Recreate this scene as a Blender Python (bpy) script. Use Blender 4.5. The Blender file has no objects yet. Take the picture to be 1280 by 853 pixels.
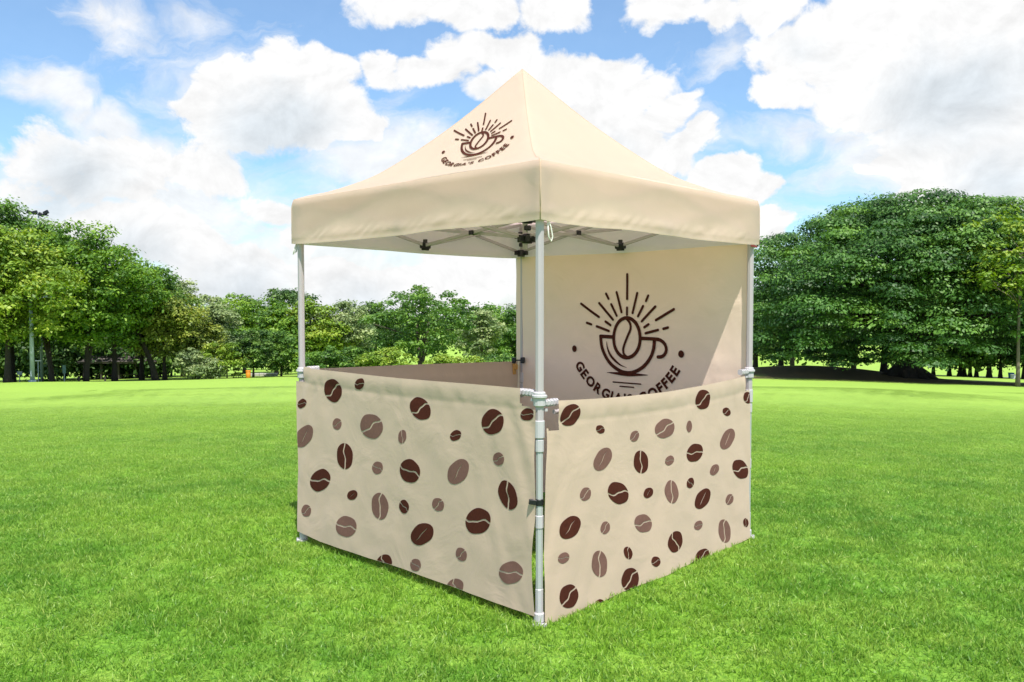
import bpy, bmesh, math, random
import numpy as np
from mathutils import Vector, Matrix, Euler
random.seed(7)
RNG = np.random.default_rng(7)
PI = math.pi
SC = bpy.context.scene
COL = SC.collection
CAM_Z = 1.72

# ------------------------------------------------------------------ helpers
def tag(o, label=None, cat=None, group=None, kind=None):
    if label: o['label'] = label
    if cat: o['category'] = cat
    if group: o['group'] = group
    if kind: o['kind'] = kind
    return o

def empty(name, loc, rz=0.0, label=None, cat=None, group=None):
    o = bpy.data.objects.new(name, None)
    o.empty_display_size = 0.3
    o.location = loc
    o.rotation_euler = (0, 0, rz)
    COL.objects.link(o)
    return tag(o, label, cat, group)

def link(name, me, mat=None, parent=None, loc=None, mats=None):
    o = bpy.data.objects.new(name, me)
    if mats:
        for m in mats: me.materials.append(m)
    elif mat: me.materials.append(mat)
    if parent: o.parent = parent
    if loc: o.location = loc
    COL.objects.link(o)
    return o

def copy_tree(o, parent=None):
    c = o.copy()
    COL.objects.link(c)
    if parent: c.parent = parent
    for ch in [x for x in bpy.data.objects if x.parent == o]:
        copy_tree(ch, c)
    return c

class MB:
    """collects shapes into one mesh"""
    def __init__(s): s.v = []; s.f = []; s.m = []
    def add(s, vs, fs, m=0):
        b = len(s.v)
        s.v += [tuple(v) for v in vs]
        s.f += [tuple(i + b for i in f) for f in fs]
        s.m += [m] * len(fs)
    def tube(s, p0, p1, r0, r1=None, n=12, m=0, caps=True):
        if r1 is None: r1 = r0
        p0, p1 = Vector(p0), Vector(p1)
        d = (p1 - p0).normalized()
        a = d.orthogonal().normalized(); b = d.cross(a)
        vs = []
        for p, r in ((p0, r0), (p1, r1)):
            for k in range(n):
                t = 2 * PI * k / n
                vs.append(p + (a * math.cos(t) + b * math.sin(t)) * r)
        fs = [(k, (k + 1) % n, n + (k + 1) % n, n + k) for k in range(n)]
        if caps: fs += [tuple(range(n))[::-1], tuple(range(n, 2 * n))]
        s.add(vs, fs, m)
    def path(s, pts, rads, n=8, m=0):
        pts = [Vector(p) for p in pts]
        vs = []; fs = []
        d0 = (pts[1] - pts[0]).normalized()
        a = d0.orthogonal().normalized()
        for i, p in enumerate(pts):
            if i == 0: d = d0
            elif i == len(pts) - 1: d = (pts[i] - pts[i - 1]).normalized()
            else: d = (pts[i + 1] - pts[i - 1]).normalized()
            a = (a - d * a.dot(d)).normalized(); b = d.cross(a)
            for k in range(n):
                t = 2 * PI * k / n
                vs.append(p + (a * math.cos(t) + b * math.sin(t)) * rads[i])
        for i in range(len(pts) - 1):
            for k in range(n):
                fs.append((i * n + k, i * n + (k + 1) % n, (i + 1) * n + (k + 1) % n, (i + 1) * n + k))
        fs += [tuple(range(n))[::-1], tuple(range((len(pts) - 1) * n, len(pts) * n))]
        s.add(vs, fs, m)
    def prism(s, c, z0, z1, r, n=6, rot=0, m=0, bev=0.0):
        rings = [(z0, r - bev), (z0 + bev, r), (z1 - bev, r), (z1, r - bev)] if bev else [(z0, r), (z1, r)]
        vs = [(c[0] + q * math.cos(rot + 2 * PI * k / n), c[1] + q * math.sin(rot + 2 * PI * k / n), z) for z, q in rings for k in range(n)]
        fs = []
        for i in range(len(rings) - 1):
            fs += [(i * n + k, i * n + (k + 1) % n, (i + 1) * n + (k + 1) % n, (i + 1) * n + k) for k in range(n)]
        fs += [tuple(range(n))[::-1], tuple(range((len(rings) - 1) * n, len(rings) * n))]
        s.add(vs, fs, m)
    def bar(s, p0, p1, w, h, bev=0.002, m=0):
        """rectangular bar from p0 to p1, w wide (horizontal), h tall, bevelled long edges"""
        p0, p1 = Vector(p0), Vector(p1)
        d = (p1 - p0).normalized()
        up = Vector((0, 0, 1))
        if abs(d.dot(up)) > .95: up = Vector((0, 1, 0))
        a = d.cross(up).normalized(); b = a.cross(d)
        w /= 2; h /= 2
        prof = [(w - bev, -h), (w, -h + bev), (w, h - bev), (w - bev, h), (-w + bev, h), (-w, h - bev), (-w, -h + bev), (-w + bev, -h)]
        vs = [p + a * x + b * y for p in (p0, p1) for x, y in prof]
        n = 8
        fs = [(k, (k + 1) % n, n + (k + 1) % n, n + k) for k in range(n)] + [tuple(range(n))[::-1], tuple(range(n, 2 * n))]
        s.add(vs, fs, m)
    def mesh(s, name, smooth=False):
        me = bpy.data.meshes.new(name)
        me.from_pydata(s.v, [], s.f)
        me.polygons.foreach_set('material_index', s.m)
        if smooth: me.polygons.foreach_set('use_smooth', [True] * len(s.f))
        me.update()
        return me
    def build(s, name, mat, parent=None, smooth=False, mats=None):
        return link(name, s.mesh(name, smooth), mat, parent, mats=mats)

# ------------------------------------------------------------------ materials
def new_mat(name):
    m = bpy.data.materials.new(name); m.use_nodes = True
    nt = m.node_tree; nt.nodes.clear()
    out = nt.nodes.new('ShaderNodeOutputMaterial')
    return m, nt, out

def N(nt, typ, **kw):
    n = nt.nodes.new(typ)
    for k, v in kw.items():
        if k.startswith('i_'):
            n.inputs[k[2:].replace('_', ' ')].default_value = v
        else: setattr(n, k, v)
    return n

def plain(name, col, rough=.5, metal=0.0, var=.06, scale=12.0, spec=.5):
    """simple painted / plastic / metal surface with slight mottling and bump"""
    m, nt, out = new_mat(name)
    b = N(nt, 'ShaderNodeBsdfPrincipled', i_Roughness=rough, i_Metallic=metal)
    b.inputs['Specular IOR Level'].default_value = spec
    tc = N(nt, 'ShaderNodeTexCoord'); no = N(nt, 'ShaderNodeTexNoise', i_Scale=scale, i_Detail=5.0)
    nt.links.new(tc.outputs['Object'], no.inputs['Vector'])
    mx = N(nt, 'ShaderNodeMix', data_type='RGBA')
    mx.inputs[6].default_value = (*[c * (1 - var) for c in col], 1)
    mx.inputs[7].default_value = (*[min(1, c * (1 + var)) for c in col], 1)
    nt.links.new(no.outputs['Fac'], mx.inputs[0])
    nt.links.new(mx.outputs[2], b.inputs['Base Color'])
    nt.links.new(b.outputs[0], out.inputs[0])
    return m

def fabric(name, col, trans=.12, bump=.25, rough=.75):
    m, nt, out = new_mat(name)
    tc = N(nt, 'ShaderNodeTexCoord')
    no = N(nt, 'ShaderNodeTexNoise', i_Scale=3.2, i_Detail=4.0, i_Roughness=.55, i_Distortion=.6)
    nt.links.new(tc.outputs['Object'], no.inputs['Vector'])
    n2 = N(nt, 'ShaderNodeTexNoise', i_Scale=420.0, i_Detail=1.0)
    nt.links.new(tc.outputs['Object'], n2.inputs['Vector'])
    mx = N(nt, 'ShaderNodeMix', data_type='RGBA')
    mx.inputs[6].default_value = (*[c * .955 for c in col], 1)
    mx.inputs[7].default_value = (*[min(1, c * 1.045) for c in col], 1)
    nt.links.new(no.outputs['Fac'], mx.inputs[0])
    bp = N(nt, 'ShaderNodeBump', i_Strength=bump, i_Distance=.03)
    nt.links.new(no.outputs['Fac'], bp.inputs['Height'])
    b2 = N(nt, 'ShaderNodeBump', i_Strength=.12, i_Distance=.0008)
    nt.links.new(n2.outputs['Fac'], b2.inputs['Height'])
    nt.links.new(bp.outputs[0], b2.inputs['Normal'])
    p = N(nt, 'ShaderNodeBsdfPrincipled', i_Roughness=rough)
    p.inputs['Specular IOR Level'].default_value = .25
    p.inputs['Sheen Weight'].default_value = .15
    nt.links.new(mx.outputs[2], p.inputs['Base Color']); nt.links.new(b2.outputs[0], p.inputs['Normal'])
    t = N(nt, 'ShaderNodeBsdfTranslucent')
    nt.links.new(mx.outputs[2], t.inputs[0])
    ms = N(nt, 'ShaderNodeMixShader'); ms.inputs[0].default_value = trans
    nt.links.new(p.outputs[0], ms.inputs[1]); nt.links.new(t.outputs[0], ms.inputs[2])
    nt.links.new(ms.outputs[0], out.inputs[0])
    return m

def leaf_mat(name, c0, c1, c2, trans=.27):
    """leaves: per-leaf 'tint' picks between three leaf colours"""
    m, nt, out = new_mat(name)
    at = N(nt, 'ShaderNodeAttribute', attribute_name='tint')
    cr = N(nt, 'ShaderNodeValToRGB')
    e = cr.color_ramp.elements
    e[0].position = 0; e[0].color = (*c0, 1); e[1].position = 1; e[1].color = (*c2, 1)
    x = e.new(.5); x.color = (*c1, 1)
    nt.links.new(at.outputs['Fac'], cr.inputs[0])
    p = N(nt, 'ShaderNodeBsdfPrincipled', i_Roughness=.5)
    p.inputs['Specular IOR Level'].default_value = .35
    t = N(nt, 'ShaderNodeBsdfTranslucent')
    hs = N(nt, 'ShaderNodeHueSaturation', i_Hue=.485, i_Saturation=1.1, i_Value=1.35)
    nt.links.new(cr.outputs[0], p.inputs['Base Color']); nt.links.new(cr.outputs[0], hs.inputs['Color'])
    nt.links.new(hs.outputs[0], t.inputs[0])
    ms = N(nt, 'ShaderNodeMixShader'); ms.inputs[0].default_value = trans
    nt.links.new(p.outputs[0], ms.inputs[1]); nt.links.new(t.outputs[0], ms.inputs[2])
    nt.links.new(ms.outputs[0], out.inputs[0])
    return m

def bark_mat(name, c0, c1):
    m, nt, out = new_mat(name)
    tc = N(nt, 'ShaderNodeTexCoord'); mp = N(nt, 'ShaderNodeMapping'); mp.inputs['Scale'].default_value = (9, 9, 1.5)
    no = N(nt, 'ShaderNodeTexNoise', i_Scale=1.5, i_Detail=8.0, i_Roughness=.65)
    nt.links.new(tc.outputs['Object'], mp.inputs[0]); nt.links.new(mp.outputs[0], no.inputs['Vector'])
    mx = N(nt, 'ShaderNodeMix', data_type='RGBA'); mx.inputs[6].default_value = (*c0, 1); mx.inputs[7].default_value = (*c1, 1)
    nt.links.new(no.outputs['Fac'], mx.inputs[0])
    bp = N(nt, 'ShaderNodeBump', i_Strength=.8, i_Distance=.05); nt.links.new(no.outputs['Fac'], bp.inputs['Height'])
    p = N(nt, 'ShaderNodeBsdfPrincipled', i_Roughness=.9)
    nt.links.new(mx.outputs[2], p.inputs['Base Color']); nt.links.new(bp.outputs[0], p.inputs['Normal'])
    nt.links.new(p.outputs[0], out.inputs[0])
    return m

CREAM = (.78, .66, .49)
M = dict(
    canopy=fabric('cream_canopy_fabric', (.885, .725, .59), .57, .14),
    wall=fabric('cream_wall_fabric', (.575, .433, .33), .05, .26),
    back=fabric('brightened_cream_back_wall', (.84, .665, .54), .05, .26),  # wall cloth in a lighter colour, making up for the dim interior light
    lining=fabric('white_lining_fabric', (.97, .89, .99), .86, .1),
    bean=plain('dark_roast_print', (.072, .020, .013), .85, var=.3, scale=60, spec=.08),
    bean_pale=plain('mauve_brown_print', (.19, .100, .082), .85, var=.2, scale=60, spec=.08),
    logo=plain('brown_logo_print', (.065, .018, .011), .85, var=.1, spec=.08),
    leg=plain('white_powder_coated_steel', (.45, .405, .42), .38, var=.04, spec=.5),
    leg_lower=plain('grey_inner_tube', (.42, .44, .43), .35, var=.05),
    white_plastic=plain('white_plastic', (.50, .48, .50), .35, var=.05, scale=40),
    black=plain('black_nylon', (.008, .009, .012), .45, var=.2),
    truss=plain('truss_enamel', (.40, .385, .385), .4, var=.05),
    amber=plain('amber_strap', (.55, .30, .08), .5, var=.2, scale=60),
    cord=plain('white_cord', (.8, .78, .72), .8),
    red=plain('dark_red_tag', (.22, .03, .025), .7),
    bark=bark_mat('grey_brown_bark', (.035, .026, .02), (.12, .095, .075)),
    bark_dark=bark_mat('dark_bark', (.012, .009, .007), (.045, .036, .028)),
    bark_pale=bark_mat('pale_bark', (.10, .08, .06), (.26, .21, .16)),
)
LB = [(0.73,1.147,-0.0905,0.0455,0.0596,0.0675,'s',0),(0.406,1.214,-0.055,0.0015,-0.02,0.0392,'s',0),(1.116,1.026,-0.0594,0.0048,-0.0162,0.0362,'s',0),(0.681,0.919,-0.0503,0.0194,0.0189,0.035,'s',1),(0.284,0.943,-0.1096,0.0422,0.0548,0.0699,'s',1),(1.092,0.79,-0.0828,0.0865,0.0819,0.0175,'i',1),(-0.042,0.91,-0.0026,-0.0416,-0.0417,0.0134,'s',1),(0.591,0.707,-0.0083,0.0897,0.094,0.002,'s',0),(0.224,0.676,-0.0477,-0.0152,-0.0322,0.0395,'s',1),(-0.11,0.701,-0.0928,-0.0228,-0.042,0.0719,'s',0),(0.892,0.497,-0.1233,0.0073,-0.0453,0.0859,'s',0),(-0.219,1.102,-0.0777,0.0322,0.057,0.0601,'s',0),(-0.845,1.08,-0.0802,0.0428,0.0379,0.0594,'s',0),(-1.106,1.145,-0.0459,0.0001,-0.0101,0.0348,'s',0),(-0.535,0.97,-0.0467,0.005,-0.0113,0.0331,'s',0),(-0.555,0.758,-0.0633,0.0776,0.0687,0.0199,'i',1),(-0.89,0.876,-0.0422,0.0171,0.0143,0.0335,'s',1),(-0.962,0.684,-0.0058,0.0763,0.0769,0.0208,'s',0),(-0.374,0.533,-0.0411,0.0304,0.0363,0.0266,'s',1),(0.503,0.453,-0.0518,0.0304,0.0307,0.0205,'i',0),(0.202,0.427,-0.0201,0.0881,0.0867,0.012,'s',1),(-0.049,0.466,-0.0356,-0.0264,-0.0362,0.0355,'s',0),(1.071,0.249,-0.0516,0.0307,0.0291,0.0333,'s',1),(0.575,0.225,-0.1074,-0.0068,-0.0406,0.0746,'s',1),(-0.222,0.323,-0.091,0.0688,0.0608,0.0345,'i',0),(0.163,0.062,-0.0217,-0.0447,-0.079,0.0394,'s',0),(-0.157,0.116,-0.0434,-0.0151,-0.0341,0.0385,'s',1),(-0.723,0.495,-0.1004,0.0043,-0.0279,0.0792,'s',0),(-0.582,0.273,-0.0388,0.0276,0.0302,0.0289,'s',1),(-0.524,0.065,-0.0104,-0.0454,-0.0751,0.0308,'s',1),(-0.983,0.253,-0.0865,0.0011,-0.0287,0.0665,'s',1)]
RB = [(-0.963,1.13,0.0754,0.0328,-0.0378,0.0502,'s',0),(-0.692,1.021,0.0371,0.0022,-0.017,0.0254,'s',0),(-0.345,0.942,0.041,0.018,-0.0248,0.0278,'s',1),(-0.667,0.845,0.0611,0.0552,-0.0643,0.0323,'i',1),(-0.273,0.774,0.0048,0.0693,-0.0772,0.021,'s',0),(-0.826,0.667,0.0397,0.0207,-0.0284,0.0321,'s',1),(-0.513,0.622,0.102,-0.0125,-0.0266,0.0707,'s',0),(-0.194,0.57,0.0388,0.0219,-0.0382,0.0237,'i',0),(0.455,1.1,0.0816,0.0331,-0.0558,0.0594,'s',0),(1.085,1.063,0.0432,0.0257,-0.0519,0.0362,'s',0),(0.781,0.987,0.0442,0.0091,-0.0366,0.03,'s',0),(-0.017,0.954,0.0997,0.0252,-0.0504,0.0561,'s',1),(0.283,0.935,0.003,0.0386,-0.0384,0.005,'i',1),(0.802,0.792,0.0695,0.0636,-0.0785,0.0287,'i',1),(0.353,0.751,0.1008,-0.0146,0.0249,0.0589,'s',0),(0.043,0.741,0.0507,-0.0068,0.0121,0.0299,'s',1),(0.619,0.598,0.042,0.0298,-0.0474,0.0217,'i',1),(0.989,0.549,0.1143,-0.0084,-0.044,0.0765,'s',0),(-0.957,0.501,0.0646,0.0463,-0.062,0.0406,'i',0),(-0.638,0.438,0.0316,0.0242,-0.0334,0.0282,'s',1),(-0.251,0.39,0.0946,-0.0084,-0.0253,0.061,'s',1),(-0.416,0.242,0.0027,0.0362,-0.0443,0.0213,'s',0),(-1.009,0.341,0.0452,-0.01,0.0107,0.0287,'s',1),(-0.689,0.236,0.008,0.0742,-0.074,0.033,'s',1),(-0.388,0.073,0.0685,0.034,-0.0586,0.0656,'s',0),(-0.963,0.115,0.0657,0.0295,-0.0519,0.0629,'s',0),(-0.683,-0.002,0.0371,0.0063,-0.0266,0.0303,'s',0),(0.066,0.535,0.0082,0.0722,-0.0788,0.0285,'s',1),(0.298,0.556,0.0332,-0.0264,0.0363,0.0227,'s',0),(0.466,0.422,0.0769,0.0536,-0.077,0.038,'i',0),(0.839,0.353,0.0409,0.0235,-0.0359,0.0302,'s',1),(0.408,0.25,0.0527,-0.0101,0.0129,0.0299,'s',1),(0.78,0.135,0.0058,0.0799,-0.0864,0.0384,'s',1),(0.117,0.199,0.0417,-0.066,0.0813,0.0243,'s',0),(-0.117,0.122,0.0471,-0.0004,-0.0172,0.0349,'s',0),(0.468,0.027,0.0755,0.0256,-0.0595,0.0418,'s',0),(1.073,0.142,0.0072,0.0299,-0.0391,0.0186,'s',0)]
# ------------------------------------------------------------------ the tent
CX, CY, PHI = .1104, 6.0720, math.radians(46.3)
H = 1.165           # half leg spacing
W = 1.20           # half canopy width at the eave
ZB, ZT, ZP = 2.185, 2.525, 3.45     # valance bottom, eave, peak
tent = empty('canopy_tent', (CX, CY, 0), PHI, 'cream pop-up canopy tent printed with coffee beans and cup logos, standing on the lawn', 'canopy tent')
GT = [(0, 0), (.06, .008), (.15, .037), (.25, .092), (.36, .168), (.52, .338), (.73, .603), (1, 1)]
def g(t):
    # smooth monotone interpolation of the sagging hip line
    t = min(1, max(0, t)); n = len(GT)
    sl = []
    for i in range(n):
        if i == 0: sl.append((GT[1][1] - GT[0][1]) / (GT[1][0] - GT[0][0]) * .5)
        elif i == n - 1: sl.append((GT[-1][1] - GT[-2][1]) / (GT[-1][0] - GT[-2][0]))
        else: sl.append((GT[i + 1][1] - GT[i - 1][1]) / (GT[i + 1][0] - GT[i - 1][0]))
    for i in range(n - 1):
        a, b = GT[i]; c, d = GT[i + 1]
        if t <= c:
            h = c - a; u = (t - a) / h
            return (2*u**3-3*u*u+1)*b + (u**3-2*u*u+u)*h*sl[i] + (-2*u**3+3*u*u)*d + (u**3-u*u)*h*sl[i+1]
    return 1
def vn(x, y, s=0):   # value noise, -1..1
    def hsh(i, j):
        k = math.sin(i * 127.1 + j * 311.7 + s * 74.7) * 43758.5453
        return (k - math.floor(k)) * 2 - 1
    i, j = math.floor(x), math.floor(y); u, v = x - i, y - j
    u = u*u*(3-2*u); v = v*v*(3-2*v)
    return (hsh(i,j)*(1-u)+hsh(i+1,j)*u)*(1-v) + (hsh(i,j+1)*(1-u)+hsh(i+1,j+1)*u)*v
# a side k in 0..3 : local outward normal and along-direction
SIDES = [((-1, 0), (0, -1)), ((0, -1), (1, 0)), ((1, 0), (0, 1)), ((0, 1), (-1, 0))]
def side_pt(k, a, nrm, z):
    n, t = SIDES[k]
    return (n[0] * nrm + t[0] * a, n[1] * nrm + t[1] * a, z)
def roof_pt(k, a, r, off=0.0):
    """a in -1..1 across, r in 0..1 (1 = eave)"""
    nrm = W * r
    z = ZT + (ZP - ZT) * g(1 - r)
    # soft belly between the hips and broad tension waves
    bell = (1 - a * a)
    z -= .028 * bell * math.sin(PI * r) ** 1.0
    z += .004 * bell * r * vn(a * 4 + k * 7, r * 6, 3)
    if r > .90: z -= .024 * ((r - .90) / .10) ** 2.2
    p = side_pt(k, a * W * r, nrm + off * .45, z + off * .9)
    q = (1 - r)
    return (p[0] - .024*q, p[1] + .025*q, p[2])
def val_pt(k, a, t, off=0.0):
    """t 0 top .. 1 bottom"""
    bell = (1 - abs(a) ** 6)
    d = 0.011 * math.sin(min(1, t * 7) * PI / 2) - 0.012 * bell * math.sin(PI * t) * (1 + .35 * vn(a * 2.2 + k * 5, 1.3, 5))
    d += .010 * bell * vn(a * 3.2 + t * 1.1 + k * 3, t * 2.4, 8) * t
    # puckers above the stitched hem
    hem = math.exp(-((t - .84) / .10) ** 2)
    d += .0045 * bell * hem * vn(a * 26 + t * 9 + k, t * 5, 11)
    d += .0022 * hem * (1 if t < .90 else -.6)
    z = ZT - .024 - (ZT - .024 - ZB) * t
    z += .006 * bell * vn(a * 3 + k * 2, 0, 14) * t - .010 * bell * (t if t > 0 else 0)
    return side_pt(k, a * (W + .010 * math.sin(min(1, t * 6) * PI / 2)), W + d + off, z)
def grid_faces(nu, nv, base=0, flip=False):
    fs = []
    for j in range(nv):
        for i in range(nu):
            q = (base + j*(nu+1)+i, base + j*(nu+1)+i+1, base + (j+1)*(nu+1)+i+1, base + (j+1)*(nu+1)+i)
            fs.append(q[::-1] if flip else q)
    return fs
cb = MB(); vb = MB(); lb = MB()
for k in range(4):
    nu, nv = 90, 96
    cb.add([roof_pt(k, -1 + 2*i/nu, max(.004, j/nv)) for j in range(nv+1) for i in range(nu+1)], grid_faces(nu, nv))
    lb.add([roof_pt(k, -1 + 2*i/nu, max(.004, j/nv), -.02) for j in range(nv+1) for i in range(nu+1)], grid_faces(nu, nv, flip=True))
    nu, nv = 150, 26
    vb.add([val_pt(k, -1 + 2*i/nu, j/nv) for j in range(nv+1) for i in range(nu+1)], grid_faces(nu, nv))
    nu = 60
    lb.add([val_pt(k, (-1 + 2*i/nu) * .995, j/nv*.99, -.010) for j in range(nv+1) for i in range(nu+1)], grid_faces(nu, nv, flip=True))
canopy = cb.build('canopy', M['canopy'], tent, True)
valance = vb.build('valance', M['canopy'], canopy, True)
lining = lb.build('lining', M['lining'], canopy, True)
# hip seams: stitched ridge down each corner, and a small cap at the peak
hs = MB()
for sx, sy in ((-1,-1),(1,-1),(1,1),(-1,1)):
    pts = [(sx*W*(1-t) - .024*t, sy*W*(1-t) + .025*t, ZT + (ZP-ZT)*g(t) - .001 - (.024*((.10-t)/.10)**2.2 if t < .10 else 0)) for t in [i/30 for i in range(31)]]
    hs.path(pts, [.004]*31, 6)
    hs.path([(sx*(W-.001), sy*(W-.001), ZT-.026), (sx*(W+.009), sy*(W+.009), ZT-.08), (sx*(W+.009), sy*(W+.009), (ZT+ZB)/2), (sx*(W+.009), sy*(W+.009), ZB+.002)], [.004]*4, 6)
hs.build('seam', M['canopy'], canopy, True)
# small dark red tag under the valance by the far right corner
t_ = MB(); t_.bar(side_pt(1, 1.09, W+.006, ZB-.012), side_pt(1, 1.185, W+.006, ZB-.016), .003, .018); t_.build('care_tag', M['red'], valance)

# ---- legs
LEGS = {'N': (-H, -H), 'R': (H, -H), 'B': (H, H), 'L': (-H, H)}
def make_leg(key, push=0.0):
    x, y = LEGS[key]
    x += push; y -= push * .3
    out = Vector((x, y, 0)).normalized()
    b = MB(); b.prism((x, y), 1.07, 2.46, .0235, 8, PI/8); b.prism((x, y), 2.40, 2.47, .033, 8, PI/8, bev=.004)
    leg = b.build('leg', M['leg'], tent)
    b = MB(); b.prism((x, y), .06, 1.08, .0205, 8, PI/8); b.build('lower_tube', M['leg_lower'], leg)
    for z0, z1, r, n in ((1.02, 1.115, .0285, 12), (.945, 1.012, .025, 12), (.53, .60, .0235, 12), (.05, .20, .0225, 8)):
        b = MB(); b.prism((x, y), z0, z1, r, n, PI/8, bev=.003); b.build('collar', M['white_plastic'], leg)
    b = MB(); c = (x, y)
    R2 = Matrix.Rotation(math.atan2(out.y, out.x), 3, 'Z')
    # foot: a plate with cut corners and an upright web
    pr = [(-.03, -.03), (-.02, -.038), (.035, -.038), (.048, -.026), (.048, .026), (.035, .038), (-.02, .038), (-.03, .03)]
    vs = [Vector((p[0], p[1], z)) for z in (.004, .016) for p in pr]
    vs = [R2 @ v + Vector((x, y, 0)) for v in vs]
    b.add(vs, [(k, (k+1) % 8, 8+(k+1) % 8, 8+k) for k in range(8)] + [tuple(range(8))[::-1], tuple(range(8, 16))])
    b.prism(c, .016, .07, .03, 12, bev=.006)
    b.tube(R2 @ Vector((.045, 0, .014)) + Vector((x, y, 0)), R2 @ Vector((.045, 0, .024)) + Vector((x, y, 0)), .009)
    b.build('foot_plate', M['white_plastic'], leg)
    # sliding bracket and top bracket with black bolts
    if key == 'B': bc, mt, zz = (H-.02, H-.035), 'black', ((2.195, 2.255, .036), (2.33, 2.42, .03), (2.285, 2.32, .022))
    else: bc, mt, zz = c, 'white_plastic', ((2.215, 2.28, .036), (2.40, 2.47, .036))
    for z0, z1, r in zz:
        b = MB(); b.prism(bc, z0, z1, r, 8, PI/8, bev=.005)
        if r > .025:
            zm = (z0 + z1) / 2
            for dx, dy in ((-1 if x > 0 else 1, 0), (0, -1 if y > 0 else 1)):
                b.bar((bc[0] + dx*.02, bc[1] + dy*.02, zm), (bc[0] + dx*.075, bc[1] + dy*.075, zm), .03, .04, .004)
        b.build('bracket', M[mt], leg)
    return leg
legs = {k: make_leg(k, .03 if k == 'B' else 0) for k in LEGS}
# black hook strap round the near leg
b = MB(); b.prism((-H, -H), .655, .69, .0245, 12, bev=.003)
b.bar((-H-.02, -H+.005, .672), (-H-.05, -H+.03, .678), .02, .026); b.build('strap', M['black'], legs['N'])

# ---- rail clamps: ring round the leg and ribbed arms holding the half-wall rails
def clamp(key, dirs, z=1.225, knobs=False):
    x, y = LEGS[key]
    b = MB()
    b.prism((x, y), z-.035, z+.045, .0335, 14, bev=.006)
    b.prism((x, y), z+.012, z+.028, .042, 14, bev=.003)
    for dx, dy, dz in dirs:
        zz = z + dz
        b.bar((x+dx*.03, y+dy*.03, zz), (x+dx*.135, y+dy*.135, zz), .032, .032, .008)
        for q in (.055, .08, .105, .13):
            b.bar((x+dx*(q-.006), y+dy*(q-.006), zz), (x+dx*(q+.006), y+dy*(q+.006), zz), .038, .039, .008)
        b.tube((x+dx*.05-dy*.0, y+dy*.05, zz-.03), (x+dx*.05, y+dy*.05, zz-.045), .012)
    cl = b.build('rail_clamp', M['white_plastic'], legs[key])
    return cl
clamp('N', [(0, 1, .035), (1, 0, -.02)])
clamp('L', [(0, -1, .03), (1, 0, .03)], 1.24)
clamp('R', [(-1, 0, 0.015)], 1.235)
b = MB(); x, y = LEGS['B']
b.prism((x-.015, y-.05), 1.205, 1.26, .022, 10, bev=.005); b.prism((x-.05, y+.03), 1.205, 1.255, .022, 10, bev=.005); b.bar((x-.015, y-.05, 1.232), (x-.05, y+.03, 1.232), .012, .012)
kn = b.build('clamp_knob', M['black'], legs['B'])
b = MB(); b.bar((x-.05, y+.025, 1.20), (x-.045, y+.025, 1.10), .035, .02, .004); b.bar((x-.05, y-.01, 1.17), (x-.05, y+.03, 1.17), .03, .05, .006)
b.build('strap', M['amber'], legs['B'])

# ---- truss
def tb(name='truss_bar'): return MB()
def scissor(p, q, zt, zl, n, lowname):
    """n crossings between plan points p and q"""
    P, Q = Vector((*p, 0)), Vector((*q, 0))
    d = (Q - P).normalized(); side = Vector((-d.y, d.x, 0)) * .009
    for i in range(n):
        a = P.lerp(Q, i / n); c = P.lerp(Q, (i + 1) / n)
        b1 = MB(); b1.bar(a + side + Vector((0, 0, zt)), c + side + Vector((0, 0, zl)), .012, .026); b1.build('truss_bar', M['truss'], tent)
        b2 = MB(); b2.bar(a - side + Vector((0, 0, zl)), c - side + Vector((0, 0, zt)), .012, .026); b2.build('truss_bar', M['truss'], tent)
        m = (a + c) / 2 + Vector((0, 0, (zt + zl) / 2))
        if n == 1 or True:
            b3 = MB(); b3.tube(m - side * 3.2, m + side * 3.2, .011, n=10)
            if n == 1: b3.bar(m - side*2.4 - d*.022, m - side*2.4 + d*.022, .012, .036, .003); b3.bar(m + side*2.4 - d*.022, m + side*2.4 + d*.022, .012, .036, .003)
            b3.build('truss_joint', M['black'] if n == 1 else M['truss'], tent)
ht = H - .02
corner = [(-ht, -ht), (ht, -ht), (ht, ht), (-ht, ht)]
ZTt, ZTl = 2.485, 2.235
hub_bot, hub_top = 2.20, 2.47
for i in range(4):
    p, q = corner[i], corner[(i+1) % 4]
    m = ((p[0]+q[0])/2, (p[1]+q[1])/2)
    # each side carries two scissors; they meet at the black mid brackets
    P, Q, Mx = Vector((*p, 0)), Vector((*q, 0)), Vector((*m, 0))
    scissor(p, m, ZTt, ZTl, 1, '') if False else None
    d = (Q - P).normalized(); side = Vector((-d.y, d.x, 0)) * .009
    for a, c in ((P, Mx), (Q, Mx)):
        b1 = MB(); b1.bar(a + side + Vector((0,0,ZTt)), c + side + Vector((0,0,ZTl)), .012, .026); b1.build('truss_bar', M['truss'], tent)
        b2 = MB(); b2.bar(a - side + Vector((0,0,ZTl)), c - side + Vector((0,0,ZTt)), .012, .026); b2.build('truss_bar', M['truss'], tent)
    b3 = MB(); b3.bar(Mx - d*.042 + Vector((0,0,ZTl)), Mx + d*.042 + Vector((0,0,ZTl)), .042, .05, .008)
    b3.bar(Mx - d*.03 + Vector((0,0,ZTl-.03)), Mx + d*.03 + Vector((0,0,ZTl-.03)), .03, .02, .006)
    b3.tube(Mx + Vector((0,0,ZTl+.02)), Mx + Vector((0,0,ZTl+.05)), .018)
    b3.build('truss_joint', M['black'], tent)
    b3 = MB(); b3.bar(Mx - d*.04 + Vector((0,0,ZTt)), Mx + d*.04 + Vector((0,0,ZTt)), .04, .045, .006); b3.build('truss_joint', M['white_plastic'], tent)
    scissor(m, (0, 0), 2.375, ZTl, 1, '')
b = MB(); b.prism((-.01, .01), 2.15, 3.38, .019, 8); pole = b.build('centre_pole', M['truss'], tent)
b = MB()
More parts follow.
